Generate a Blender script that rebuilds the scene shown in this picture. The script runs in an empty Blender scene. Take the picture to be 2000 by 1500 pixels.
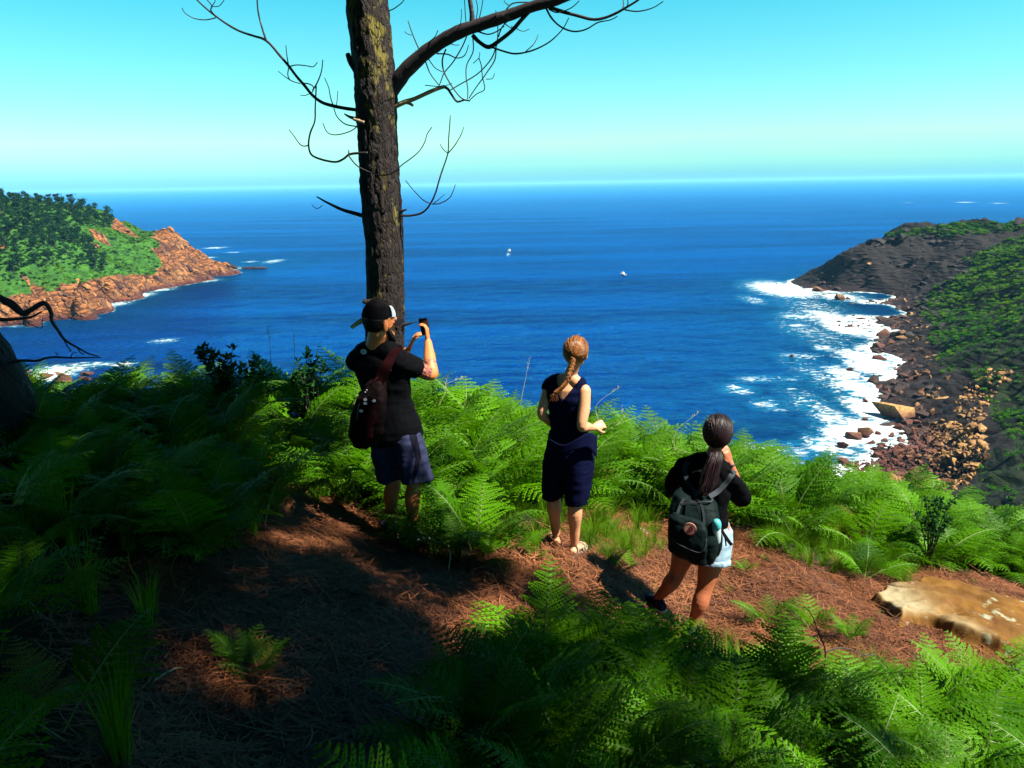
import bpy, bmesh, math, random
import numpy as np
from mathutils import Vector, Matrix, Euler, noise as mnoise
R = math.radians
random.seed(7); rng = np.random.default_rng(7)
sc = bpy.context.scene
COL = sc.collection

# ------------------------------------------------------------------ camera, sky, sun, exposure
CAMZ = 60.0
FPX = 1511.0                       # focal length in pixels of the 2000 px wide photograph
PITCH, ROLL = R(14.54), R(-0.95)
cam_d = bpy.data.cameras.new('camera'); cam = bpy.data.objects.new('camera', cam_d); COL.objects.link(cam)
cam_d.sensor_width = 36.0; cam_d.lens = 36.0 * FPX / 2000.0
cam_d.clip_start = 0.05; cam_d.clip_end = 90000.0
CM = Matrix.Rotation(math.pi / 2 - PITCH, 3, 'X') @ Matrix.Rotation(ROLL, 3, 'Z')
cam.matrix_world = Matrix.Translation((0, 0, CAMZ)) @ CM.to_4x4()
sc.camera = cam

SUN_EL = R(54); SUN_H = Vector((0.93, -0.37, 0)).normalized()
TO_SUN = Vector((SUN_H.x * math.cos(SUN_EL), SUN_H.y * math.cos(SUN_EL), math.sin(SUN_EL)))
sd = bpy.data.lights.new('sun', 'SUN'); sd.energy = 5.0; sd.angle = R(0.55); sd.color = (1.0, 0.93, 0.80)
so = bpy.data.objects.new('sun', sd); COL.objects.link(so)
so.rotation_euler = (-TO_SUN).to_track_quat('-Z', 'Y').to_euler()

W = bpy.data.worlds.new('World'); sc.world = W; W.use_nodes = True
nt = W.node_tree; nt.nodes.clear()
wo = nt.nodes.new('ShaderNodeOutputWorld'); bg = nt.nodes.new('ShaderNodeBackground')
sky = nt.nodes.new('ShaderNodeTexSky'); sky.sky_type = 'NISHITA'; sky.sun_disc = False
sky.sun_elevation = SUN_EL; sky.sun_rotation = math.atan2(SUN_H.x, SUN_H.y)
sky.altitude = 60; sky.air_density = 1.0; sky.dust_density = 0.6; sky.ozone_density = 1.6
# the air's own tint by height above the horizon, the same all the way round
tc = nt.nodes.new('ShaderNodeTexCoord'); sx = nt.nodes.new('ShaderNodeSeparateXYZ')
nt.links.new(tc.outputs['Generated'], sx.inputs[0])
wn = nt.nodes.new('ShaderNodeTexNoise'); wn.inputs['Scale'].default_value = 3.0; wn.inputs['Detail'].default_value = 4
mp = nt.nodes.new('ShaderNodeMapping'); mp.inputs['Scale'].default_value = (1, 1, 9)
nt.links.new(tc.outputs['Generated'], mp.inputs[0]); nt.links.new(mp.outputs[0], wn.inputs['Vector'])
ma = nt.nodes.new('ShaderNodeMath'); ma.operation = 'MULTIPLY_ADD'; ma.inputs[1].default_value = 0.018; ma.inputs[2].default_value = -0.009
nt.links.new(wn.outputs[0], ma.inputs[0])
mb = nt.nodes.new('ShaderNodeMath'); mb.operation = 'ADD'
nt.links.new(sx.outputs[2], mb.inputs[0]); nt.links.new(ma.outputs[0], mb.inputs[1])
rp = nt.nodes.new('ShaderNodeValToRGB'); nt.links.new(mb.outputs[0], rp.inputs[0])
SKY_TINT = [(0.0, (0.267, 0.824, 1.177)), (0.012, (0.33, 0.926, 1.138)), (0.05, (0.628, 1.115, 0.926)), (0.1, (0.471, 1.068, 0.911)), (0.2, (0.22, 1.052, 0.942)), (0.5, (0.024, 0.267, 0.518)), (1.0, (0.006, 0.11, 0.298))]
els = rp.color_ramp.elements
els[0].position, els[0].color = SKY_TINT[0][0], (*SKY_TINT[0][1], 1)
els[1].position, els[1].color = SKY_TINT[-1][0], (*SKY_TINT[-1][1], 1)
for p_, c_ in SKY_TINT[1:-1]:
    e = els.new(p_); e.color = (*c_, 1)
mx = nt.nodes.new('ShaderNodeMix'); mx.data_type = 'RGBA'; mx.blend_type = 'MULTIPLY'; mx.inputs['Factor'].default_value = 1.0
nt.links.new(sky.outputs[0], mx.inputs[6]); nt.links.new(rp.outputs[0], mx.inputs[7])
nt.links.new(mx.outputs[2], bg.inputs[0]); bg.inputs[1].default_value = 0.05
nt.links.new(bg.outputs[0], wo.inputs[0])
sc.view_settings.view_transform = 'Standard'; sc.view_settings.look = 'None'
sc.view_settings.gamma = 1.0; sc.view_settings.use_curve_mapping = False
sc.view_settings.exposure = 1.95
sc.render.engine = 'CYCLES'
sc.cycles.use_denoising = True
sc.cycles.max_bounces = 6; sc.cycles.diffuse_bounces = 3; sc.cycles.glossy_bounces = 3
sc.cycles.transmission_bounces = 4; sc.cycles.transparent_max_bounces = 8; sc.cycles.volume_bounces = 1

# ------------------------------------------------------------------ helpers
def ray(px, py):
    return CM @ Vector(((px - 1000) / FPX, (750 - py) / FPX, -1))
def P(px, py, Y):
    d = ray(px, py); return Vector((0, 0, CAMZ)) + d * (Y / d.y)
def S(px, py, z=0.0):
    d = ray(px, py); return Vector((0, 0, CAMZ)) + d * ((z - CAMZ) / d.z)
CMn = np.array(CM)
def proj(x, y, z):
    v = np.stack([x, y, z - CAMZ], -1) @ CMn            # into camera axes
    d = np.maximum(-v[..., 2], 1e-6)
    return 1000 + FPX * v[..., 0] / d, 750 - FPX * v[..., 1] / d
def inpoly(px, py, poly):
    r = np.zeros(np.shape(px), bool); n = len(poly)
    for i in range(n):
        x0, y0 = poly[i]; x1, y1 = poly[(i + 1) % n]
        if y0 == y1: continue
        c = ((py >= min(y0, y1)) & (py < max(y0, y1)))
        r ^= c & (px < (x1 - x0) * (py - y0) / (y1 - y0) + x0)
    return r
def smooth(a, b, x):
    t = np.clip((x - a) / (b - a), 0, 1); return t * t * (3 - 2 * t)
def _h(ix, iy, iz, s):
    n = (ix.astype(np.int64) * 374761393 + iy.astype(np.int64) * 668265263 + iz.astype(np.int64) * 2147483647 + s * 974711) & 0xffffffff
    n = ((n ^ (n >> 13)) * 1274126177) & 0xffffffff
    n = n ^ (n >> 16)
    return (n & 0xffffff) / float(0xffffff)
def vn(x, y, z=None, s=0):
    x = np.asarray(x, float); y = np.asarray(y, float)
    z = np.zeros_like(x) if z is None else np.asarray(z, float)
    ix, iy, iz = np.floor(x), np.floor(y), np.floor(z)
    fx, fy, fz = x - ix, y - iy, z - iz
    fx, fy, fz = [t * t * (3 - 2 * t) for t in (fx, fy, fz)]
    r = 0
    for a in (0, 1):
        for b in (0, 1):
            for c in (0, 1):
                w = (fx if a else 1 - fx) * (fy if b else 1 - fy) * (fz if c else 1 - fz)
                r = r + w * _h(ix + a, iy + b, iz + c, s)
    return r * 2 - 1
def fbm(x, y, z=None, o=4, s=0, g=0.5):
    r = 0; a = 1.0
    z = np.zeros_like(np.asarray(x, float)) if z is None else z
    for k in range(o):
        r = r + a * vn(x * 2**k + 17.3 * k, y * 2**k - 9.1 * k, z * 2**k + 4.7 * k, s + k); a *= g
    return r
def ridged(x, y, z=None, o=4, s=0):
    r = 0; a = 1.0
    z = np.zeros_like(np.asarray(x, float)) if z is None else z
    for k in range(o):
        r = r + a * (1 - 2 * np.abs(vn(x * 2**k + 7 * k, y * 2**k, z * 2**k, s + k))); a *= 0.5
    return r

def mesh_np(name, V, F):
    """V (n,3), F (m,k) with constant k"""
    V = np.asarray(V, np.float32); F = np.asarray(F, np.int32)
    me = bpy.data.meshes.new(name)
    me.vertices.add(len(V)); me.vertices.foreach_set('co', V.ravel())
    k = F.shape[1]
    me.loops.add(F.size); me.loops.foreach_set('vertex_index', F.ravel())
    me.polygons.add(len(F)); me.polygons.foreach_set('loop_start', np.arange(len(F), dtype=np.int32) * k)
    me.update(calc_edges=True); me.validate()
    return me
def link(name, me, mat=None, parent=None, smooth_=False):
    o = bpy.data.objects.new(name, me); COL.objects.link(o)
    if mat is not None and len(me.materials) == 0: me.materials.append(mat)
    if smooth_: me.shade_smooth()
    if parent is not None: o.parent = parent
    return o
def fattr(me, name, arr):
    a = me.attributes.new(name, 'FLOAT', 'POINT'); a.data.foreach_set('value', np.asarray(arr, np.float32).ravel())
def tag(o, label=None, cat=None, group=None, kind=None):
    if label: o['label'] = label
    if cat: o['category'] = cat
    if group: o['group'] = group
    if kind: o['kind'] = kind
    return o
def thing(name, label, cat, loc=(0, 0, 0), group=None):
    o = bpy.data.objects.new(name, None); COL.objects.link(o); o.location = loc
    o.empty_display_size = 0.2
    return tag(o, label, cat, group)
def keep(o, root):                 # parent to a root that sits at its own place; mesh is in world coordinates
    o.parent = root; o.matrix_parent_inverse = Matrix.Translation(-Vector(root.location)); return o
def grid_faces(nu, nv):
    i = np.arange(nu - 1)[:, None] * nv + np.arange(nv - 1)[None, :]
    i = i.ravel(); return np.stack([i, i + nv, i + nv + 1, i + 1], -1)

# ------------------------------------------------------------------ materials
ALB = 0.66
class NT:
    def __init__(s, name):
        s.m = bpy.data.materials.new(name); s.m.use_nodes = True; s.t = s.m.node_tree; s.t.nodes.clear()
        s.out = s.n('OutputMaterial')
    def n(s, typ, **k):
        nd = s.t.nodes.new('ShaderNode' + typ)
        for a, b in k.items(): setattr(nd, a, b)
        return nd
    def l(s, a, b): s.t.links.new(a, b)
    def val(s, sock, v):
        if hasattr(v, 'is_output') or isinstance(v, bpy.types.NodeSocket): s.l(v, sock)
        else:
            if isinstance(v, tuple) and len(v) == 3 and sock.type == 'RGBA': v = (*v, 1)
            sock.default_value = v
    def coord(s, which='Object', scale=(1, 1, 1)):
        c = s.n('TexCoord'); m = s.n('Mapping'); m.inputs['Scale'].default_value = scale
        s.l(c.outputs[which], m.inputs[0]); return m.outputs[0]
    def world(s, scale=(1, 1, 1)):
        c = s.n('NewGeometry'); m = s.n('Mapping'); m.inputs['Scale'].default_value = scale
        s.l(c.outputs['Position'], m.inputs[0]); return m.outputs[0]
    def noise(s, vec, scale=1.0, detail=4, rough=0.55, dist=0.0):
        n = s.n('TexNoise'); s.l(vec, n.inputs['Vector'])
        n.inputs['Scale'].default_value = scale; n.inputs['Detail'].default_value = detail
        n.inputs['Roughness'].default_value = rough; n.inputs['Distortion'].default_value = dist
        return n.outputs[0]
    def vor(s, vec, scale=1.0, feature='F1', out=0):
        n = s.n('TexVoronoi', feature=feature); s.l(vec, n.inputs['Vector']); n.inputs['Scale'].default_value = scale
        return n.outputs[out]
    def ramp(s, fac, stops):
        r = s.n('ValToRGB'); s.l(fac, r.inputs[0]); e = r.color_ramp.elements
        cv = lambda c: (c, c, c, 1) if not isinstance(c, tuple) else (*c, 1)
        e[0].position, e[0].color = stops[0][0], cv(stops[0][1]); e[1].position, e[1].color = stops[-1][0], cv(stops[-1][1])
        for p, c in stops[1:-1]: x = e.new(p); x.color = cv(c)
        return r.outputs[0]
    def mix(s, f, a, b, mode='MIX'):
        m = s.n('Mix', data_type='RGBA', blend_type=mode); s.val(m.inputs[0], f); s.val(m.inputs[6], a); s.val(m.inputs[7], b)
        return m.outputs[2]
    def math(s, op, a, b=0.0, c=None):
        m = s.n('Math', operation=op); s.val(m.inputs[0], a); s.val(m.inputs[1], b)
        if c is not None: s.val(m.inputs[2], c)
        return m.outputs[0]
    def attr(s, name):
        a = s.n('Attribute', attribute_name=name); return a.outputs['Fac']
    def bump(s, h, strength=0.5, dist=0.02, nrm=None):
        b = s.n('Bump'); s.l(h, b.inputs['Height']); b.inputs['Strength'].default_value = strength; b.inputs['Distance'].default_value = dist
        if nrm is not None: s.l(nrm, b.inputs['Normal'])
        return b.outputs[0]
    def bsdf(s, col, rough=0.6, nrm=None, spec=0.4, sheen=0.0, metal=0.0, **k):
        col = s.mix(1.0, col, (ALB, ALB, ALB), 'MULTIPLY') if (isinstance(col, bpy.types.NodeSocket)) else tuple(v * ALB for v in col[:3])
        b = s.n('BsdfPrincipled'); s.val(b.inputs['Base Color'], col); s.val(b.inputs['Roughness'], rough)
        b.inputs['Specular IOR Level'].default_value = spec; b.inputs['Metallic'].default_value = metal
        if sheen: b.inputs['Sheen Weight'].default_value = sheen
        for a, v in k.items(): s.val(b.inputs[a.replace('_', ' ')], v)
        if nrm is not None: s.l(nrm, b.inputs['Normal'])
        return b
    def done(s, sh):
        s.l(sh.outputs[0] if hasattr(sh, 'outputs') else sh, s.out.inputs['Surface']); return s.m

def leaf_mat(name, dark, light, trans=0.45, rough=0.5, dry=None):
    t = NT(name)
    oi = t.n('ObjectInfo'); c = t.mix(oi.outputs['Random'], dark, light)
    n = t.noise(t.world(), 3.0, 3); c = t.mix(t.ramp(n, [(0.35, 0.0), (0.7, 0.6)]), c, light)
    if dry is not None:
        hu = t.math('FRACT', t.math('MULTIPLY', oi.outputs['Random'], 53.3))
        c = t.mix(t.math('GREATER_THAN', hu, 0.990), c, dry)
    b = t.bsdf(c, rough, spec=0.06)
    tr = t.n('BsdfTranslucent'); t.l(t.mix(1.0, t.mix(0.35, c, (light[0] * 1.2, light[1] * 1.1, light[2] * .5)), (ALB * 1.1,) * 3, 'MULTIPLY'), tr.inputs[0])
    ms = t.n('MixShader'); ms.inputs[0].default_value = trans; t.l(b.outputs[0], ms.inputs[1]); t.l(tr.outputs[0], ms.inputs[2])
    return t.done(ms.outputs[0])
M = {}
M['fern'] = leaf_mat('fern_leaf', (0.010, 0.066, 0.0008), (0.095, 0.28, 0.002), 0.34, dry=(0.20, 0.13, 0.025))
M['grass'] = leaf_mat('grass_blade', (0.016, 0.09, 0.002), (0.12, 0.27, 0.006), 0.4, dry=(0.42, 0.3, 0.1))
M['broad'] = leaf_mat('broad_leaf', (0.007, 0.04, 0.006), (0.018, 0.09, 0.012), 0.3)
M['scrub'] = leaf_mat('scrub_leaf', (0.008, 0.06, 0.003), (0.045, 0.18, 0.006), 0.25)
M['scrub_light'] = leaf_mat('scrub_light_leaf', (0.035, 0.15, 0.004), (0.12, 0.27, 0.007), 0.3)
M['pine'] = leaf_mat('pine_needles', (0.004, 0.024, 0.008), (0.010, 0.05, 0.012), 0.15)
def m_simple(name, col, rough=0.6, spec=0.4, bumpscale=0, bs=0.2, var=0.0, sheen=0.0, **k):
    t = NT(name); c = col; nrm = None
    co = t.coord('Object')
    if var:
        n = t.noise(co, 9, 5); c = t.mix(n, tuple(x * (1 - var) for x in col), tuple(min(1, x * (1 + var)) for x in col))
    if bumpscale: nrm = t.bump(t.noise(co, bumpscale, 4), bs, 0.01)
    return t.done(t.bsdf(c, rough, nrm, spec, sheen, **k))
M['stem'] = m_simple('fern_stem', (0.10, 0.17, 0.03), 0.6, var=0.4)
M['dead_wood'] = m_simple('dead_wood', (0.42, 0.30, 0.17), 0.8, bumpscale=30, var=0.5)
M['dark_twig'] = m_simple('dark_twig', (0.035, 0.028, 0.03), 0.8, bumpscale=40, var=0.4)

# bark
t = NT('pine_bark'); co = t.world((1, 1, 0.28))
n1 = t.noise(co, 22, 6, 0.65); wv = t.n('VectorMath', operation='ADD'); t.l(co, wv.inputs[0]); nv_ = t.n('TexNoise'); t.l(co, nv_.inputs['Vector']); nv_.inputs['Scale'].default_value = 14; nv_.inputs['Detail'].default_value = 4; sv_ = t.n('VectorMath', operation='SCALE'); t.l(nv_.outputs[1], sv_.inputs[0]); sv_.inputs['Scale'].default_value = 0.07; t.l(sv_.outputs[0], wv.inputs[1]); v1 = t.vor(wv.outputs[0], 34, 'DISTANCE_TO_EDGE'); n2 = t.noise(t.world(), 3.2, 4)
wz = t.n('SeparateXYZ'); t.l(t.world(), wz.inputs[0])
plate = t.ramp(v1, [(0.0, 0.0), (0.12, 1.0)])
c = t.mix(n1, (0.003, 0.002, 0.0025), (0.025, 0.010, 0.0065))
lich = t.ramp(t.math('ADD', t.noise(t.world((1, 1, .7)), 7, 5), t.math('MULTIPLY', t.math('SUBTRACT', wz.outputs[2], 60.0), 0.05)), [(0.56, 0.0), (0.66, 1.0)])
c = t.mix(t.math('MULTIPLY', lich, 0.85), c, (0.17, 0.145, 0.014))
c = t.mix(plate, (0.008, 0.006, 0.008), c)
h = t.math('ADD', plate, t.math('MULTIPLY', n1, 0.8))
M['bark'] = t.done(t.bsdf(c, 0.8, t.bump(h, 0.9, 0.012), 0.3))
t = NT('branch_bark'); co = t.world((1, 1, 1)); n1 = t.noise(co, 40, 4)
c = t.mix(n1, (0.006, 0.005, 0.010), (0.035, 0.025, 0.028)); c = t.mix(t.ramp(t.noise(co, 9, 3), [(0.62, 0), (0.7, 1)]), c, (0.10, 0.09, 0.085))
M['branch'] = t.done(t.bsdf(c, 0.75, t.bump(n1, 0.6, 0.006), 0.3))
# ------------------------------------------------------------------ scatter through geometry nodes
def scatter(name, pts, eul, scl, idx, protos, parent=None):
    me = bpy.data.meshes.new(name); pts = np.asarray(pts, np.float32)
    me.vertices.add(len(pts)); me.vertices.foreach_set('co', pts.ravel())
    a = me.attributes.new('rot', 'FLOAT_VECTOR', 'POINT'); a.data.foreach_set('vector', np.asarray(eul, np.float32).ravel())
    a = me.attributes.new('scl', 'FLOAT_VECTOR', 'POINT'); a.data.foreach_set('vector', np.asarray(scl, np.float32).ravel())
    a = me.attributes.new('idx', 'INT', 'POINT'); a.data.foreach_set('value', np.asarray(idx, np.int32))
    me.update()
    o = bpy.data.objects.new(name, me); COL.objects.link(o)
    g = bpy.data.node_groups.new(name, 'GeometryNodeTree')
    g.interface.new_socket('Geometry', in_out='INPUT', socket_type='NodeSocketGeometry')
    g.interface.new_socket('Geometry', in_out='OUTPUT', socket_type='NodeSocketGeometry')
    N = g.nodes; L = g.links
    gi = N.new('NodeGroupInput'); go = N.new('NodeGroupOutput')
    jn = N.new('GeometryNodeJoinGeometry')
    for p in protos:
        oi = N.new('GeometryNodeObjectInfo'); oi.inputs['Object'].default_value = p; oi.inputs['As Instance'].default_value = True
        L.new(oi.outputs['Geometry'], jn.inputs[0])
    iop = N.new('GeometryNodeInstanceOnPoints'); L.new(gi.outputs[0], iop.inputs['Points']); L.new(jn.outputs[0], iop.inputs['Instance'])
    iop.inputs['Pick Instance'].default_value = True
    for nm, ty, sk in (('rot', 'FLOAT_VECTOR', 'Rotation'), ('scl', 'FLOAT_VECTOR', 'Scale'), ('idx', 'INT', 'Instance Index')):
        na = N.new('GeometryNodeInputNamedAttribute'); na.data_type = ty; na.inputs[0].default_value = nm
        L.new(na.outputs[0], iop.inputs[sk])
    L.new(iop.outputs[0], go.inputs[0])
    md = o.modifiers.new('scatter', 'NODES'); md.node_group = g
    if parent: o.parent = parent
    return o
def hidden_proto(name, me, mat=None):      # a data block the scatter copies from, never linked into the scene
    if mat is not None and not me.materials: me.materials.append(mat)
    return bpy.data.objects.new(name, me)

class Soup:                                # quick collector of quads and triangles
    def __init__(s): s.V = []; s.F = []; s.mi = []; s.R = []; s.cur = .5
    def quad(s, a, b, c, d, m=0):
        i = len(s.V); s.V += [a, b, c, d]; s.F.append((i, i + 1, i + 2, i + 3)); s.mi.append(m)
    def tri(s, a, b, c, m=0):
        i = len(s.V); s.V += [a, b, c]; s.F.append((i, i + 1, i + 2)); s.mi.append(m)
    def tube(s, pts, rad, seg=5, m=0, cap=True):
        pts = [Vector(p) for p in pts]; n = len(pts)
        t0 = (pts[1] - pts[0]).normalized(); up = Vector((0, 0, 1)) if abs(t0.z) < .9 else Vector((1, 0, 0))
        u = t0.cross(up).normalized(); base = len(s.V)
        for i, p in enumerate(pts):
            t = (pts[min(i + 1, n - 1)] - pts[max(i - 1, 0)]).normalized()
            u = (u - t * u.dot(t)).normalized(); v = t.cross(u); r = rad[i] if hasattr(rad, '__len__') else rad
            for k in range(seg):
                a = 2 * math.pi * k / seg; s.V.append(p + (u * math.cos(a) + v * math.sin(a)) * r); s.R.append(s.cur)
        for i in range(n - 1):
            for k in range(seg):
                a = base + i * seg + k; b = base + i * seg + (k + 1) % seg
                s.F.append((a, b, b + seg, a + seg)); s.mi.append(m)
        if cap:
            s.F.append(tuple(base + k for k in range(seg))[::-1]); s.mi.append(m)
            s.F.append(tuple(base + (n - 1) * seg + k for k in range(seg))); s.mi.append(m)
    def mesh(s, name, mats=(), smooth_=False):
        me = bpy.data.meshes.new(name); me.from_pydata([tuple(v) for v in s.V], [], s.F)
        for m in mats: me.materials.append(m)
        if len(mats) > 1: me.polygons.foreach_set('material_index', s.mi)
        if smooth_: me.shade_smooth()
        if len(s.R) == len(s.V) and max(s.R) != min(s.R): fattr(me, 'rnd', s.R)
        if smooth_ and not len(s.R):
            bm = bmesh.new(); bm.from_mesh(me); bmesh.ops.remove_doubles(bm, verts=bm.verts, dist=1e-5); bm.to_mesh(me); bm.free(); me.shade_smooth()
        me.update(); return me

def spline(pts, n):
    """Catmull-Rom through points"""
    pts = [Vector(p) for p in pts]; out = []
    m = len(pts)
    for i in range(m - 1):
        p0, p1, p2, p3 = pts[max(i - 1, 0)], pts[i], pts[i + 1], pts[min(i + 2, m - 1)]
        for k in range(n):
            t = k / n
            out.append(0.5 * ((2 * p1) + (p2 - p0) * t + (2 * p0 - 5 * p1 + 4 * p2 - p3) * t * t + (3 * p1 - p0 - 3 * p2 + p3) * t**3))
    out.append(pts[-1]); return out

def rock_mesh(name, seed, sx=1, sy=1, sz=1, n=18):
    r = random.Random(seed); bm = bmesh.new()
    for _ in range(n):
        v = Vector((r.uniform(-1, 1), r.uniform(-1, 1), r.uniform(-1, 1)))
        m = max(abs(v.x), abs(v.y), abs(v.z)); v = v / m if r.random() < .7 else v.normalized()
        v = v * r.uniform(.75, 1)
        bm.verts.new((v.x * sx * .5, v.y * sy * .5, v.z * sz * .5))
    res = bmesh.ops.convex_hull(bm, input=bm.verts)
    bmesh.ops.delete(bm, geom=[v for v in bm.verts if not v.link_faces], context='VERTS')
    me = bpy.data.meshes.new(name); bm.to_mesh(me); bm.free(); return me

# ------------------------------------------------------------------ far terrain from control points
def rbf(ctrl, smoothing=0.0):
    c = np.array([(p[0], p[1]) for p in ctrl]); z = np.array([p[2] for p in ctrl])
    d = np.hypot(c[:, None, 0] - c[None, :, 0], c[:, None, 1] - c[None, :, 1])
    n = len(c); A = np.zeros((n + 1, n + 1)); A[:n, :n] = -d - np.eye(n) * smoothing; A[:n, n] = 1; A[n, :n] = 1
    w = np.linalg.solve(A, np.append(z, 0))
    def f(x, y):
        x = np.asarray(x, float); y = np.asarray(y, float); sh = x.shape; x = x.ravel(); y = y.ravel(); o = np.empty(len(x))
        for k in range(0, len(x), 40000):
            dd = np.hypot(x[k:k + 40000, None] - c[None, :, 0], y[k:k + 40000, None] - c[None, :, 1]); o[k:k + 40000] = w[n] - dd @ w[:n]
        return o.reshape(sh)
    return f
def shore_pts(px, out=(0, 0), z=0.0):
    return [tuple(S(x, y)) for x, y in px]

# left headland -----------------------------------------------------------------------------------
shoreL = [(-120, 632), (-40, 626), (5, 622), (50, 617), (100, 612), (160, 604), (195, 591), (235, 590), (275, 575), (262, 562), (320, 554), (370, 547), (405, 541), (440, 530), (468, 523)]
cL = shore_pts(shoreL)
offs = []
for x, y, z in cL[:-1]: offs.append((x + 22, y - 22, -5.0))
offs += [(cL[-1][0] + 25, cL[-1][1] + 5, -6), (cL[-1][0] + 8, cL[-1][1] + 40, -5)]
def PP(l): return [tuple(P(*a)) for a in l]
landL = PP([(-120, 560, 385), (-120, 480, 430), (-120, 400, 470), (-120, 370, 520),
            (0, 590, 360), (0, 545, 385), (0, 490, 420), (0, 430, 455), (0, 388, 510), (40, 391, 520), (100, 402, 530), (150, 407, 540), (200, 421, 550), (228, 431, 553),
            (100, 565, 375), (100, 520, 405), (100, 470, 440), (100, 430, 480), (60, 600, 356), (40, 585, 362),
            (160, 560, 400), (160, 510, 440), (160, 460, 480), (160, 425, 520), (215, 560, 430), (215, 520, 455), (215, 470, 495), (215, 445, 525),
            (265, 535, 470), (265, 490, 505), (255, 450, 545), (272, 464, 548), (250, 560, 447),
            (300, 525, 495), (310, 490, 525), (290, 463, 550), (312, 454, 556), (335, 453, 560), (352, 464, 560), (365, 482, 562), (380, 492, 562), (410, 508, 562), (440, 517, 560),
            (330, 530, 510), (340, 500, 535), (380, 530, 528), (395, 515, 545), (350, 520, 525), (150, 585, 370), (190, 572, 395)])
backL = [(p[0] - 25, p[1] + 70, max(p[2] - 26, -6)) for p in PP([(0, 388, 510), (100, 402, 530), (200, 421, 550), (272, 464, 548), (335, 453, 560), (380, 492, 562), (430, 517, 560)])]
backL += [(p[0] - 40, p[1] + 150, -8) for p in PP([(0, 388, 510), (100, 402, 530), (200, 421, 550), (272, 464, 548), (335, 453, 560), (400, 505, 562)])]
fL = rbf(cL + offs + landL + backL, 1.0)
def hL(x, y):
    b = fL(x, y); u = (x + y * .9) / 18.0; w = (x * .9 - y) / 60.0
    st = ridged(u, w, o=4, s=3) * 0.5 + ridged(u * 3.1, w * 3, o=3, s=9) * .35
    return b + smooth(-1.5, 6, b) * (st * 2.6 + fbm(x / 14., y / 14., o=4, s=5) * 1.1)

# right headland and cove slope -------------------------------------------------------------------
shoreR = [(1568, 563), (1620, 577), (1690, 592), (1668, 618), (1648, 638), (1720, 655), (1690, 682), (1762, 702), (1702, 745), (1722, 795), (1742, 826), (1790, 826), (1772, 858), (1700, 874), (1650, 908), (1560, 960), (1420, 1010)]
cR = shore_pts(shoreR)
offR = [(x - 14, y - 3, -3.0) for x, y, z in cR] + [(cR[0][0] - 10, cR[0][1] + 25, -4), (cR[0][0] + 25, cR[0][1] + 60, -4)]
landR = PP([(1598, 561, 438), (1612, 556, 437), (1626, 548, 437), (1636, 532, 437), (1646, 511, 437), (1660, 492, 438), (1686, 466, 440), (1740, 448, 442), (1800, 440, 445), (1860, 432, 446), (1900, 437, 446), (1950, 434, 440), (2000, 430, 430), (2100, 420, 420), (2300, 400, 400),
            (1700, 520, 424), (1690, 560, 420), (1760, 500, 425), (1820, 480, 430), (1780, 560, 400), (1720, 590, 405), (1850, 540, 400), (1900, 500, 405), (1960, 470, 410),
            (1700, 610, 372), (1740, 625, 350), (1780, 600, 352), (1830, 600, 335), (1880, 560, 350), (1940, 530, 345), (2000, 490, 350), (2100, 460, 340), (2300, 420, 320),
            (1760, 650, 305), (1800, 640, 300), (1850, 630, 290), (1900, 610, 285), (1960, 590, 275), (2010, 560, 280), (2150, 520, 260), (2400, 470, 250),
            (1790, 700, 255), (1830, 690, 250), (1880, 670, 243), (1950, 650, 230), (2010, 630, 225), (2150, 600, 210), (2400, 540, 200),
            (1760, 745, 226), (1810, 740, 222), (1870, 730, 212), (1930, 720, 200), (2000, 700, 190), (2120, 670, 178), (2400, 620, 160),
            (1780, 795, 196), (1830, 790, 192), (1890, 780, 184), (1950, 790, 168), (2010, 780, 158), (2150, 750, 145), (2400, 700, 130),
            (1830, 830, 175), (1880, 830, 168), (1920, 840, 158), (1960, 860, 146), (2010, 870, 135), (2150, 850, 120), (2400, 800, 105),
            (1750, 880, 165), (1800, 870, 167), (1860, 880, 158), (1900, 900, 146), (1800, 920, 148), (1860, 950, 133), (1950, 920, 126), (2020, 950, 112), (2150, 950, 95), (2400, 950, 78),
            (1720, 930, 150), (1900, 1000, 110), (1750, 990, 122), (1600, 980, 128), (2000, 1050, 90)])
backR = [(p[0] + 20, p[1] + 55, max(p[2] - 25, -6)) for p in PP([(1690, 465, 440), (1860, 432, 446), (2000, 430, 430)])] + [(p[0] + 30, p[1] + 120, -8) for p in PP([(1640, 480, 440), (1800, 440, 445), (2000, 430, 430), (2300, 400, 400)])]
fR = rbf(cR + offR + landR + backR, 0.6)
def hR(x, y):
    b = fR(x, y); u = (x * 1.0 + y * .25) / 15.0; w = (y - x * .3) / 40.0
    k = smooth(-1.0, 5, b)
    return b + k * (smooth(3, 14, b) * (ridged((x * .9 + y * .35) / 38., (y - x * .5) / 120., o=2, s=27) - .6) * 4.0 + ridged(u, w, o=4, s=23) * 1.6 + ridged(w * 6, u * 2, o=3, s=29) * .6 + fbm(x / 9., y / 9., o=4, s=25) * .8 - .9)

def terrain(name, h, x0, x1, y0, y1, nx, ny, mat):
    X, Y = np.meshgrid(np.linspace(x0, x1, nx), np.linspace(y0, y1, ny), indexing='ij')
    Z = h(X, Y)
    me = mesh_np(name, np.stack([X, Y, Z], -1).reshape(-1, 3), grid_faces(nx, ny))
    o = link(name, me, mat, smooth_=True); return o, X, Y, Z

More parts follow.
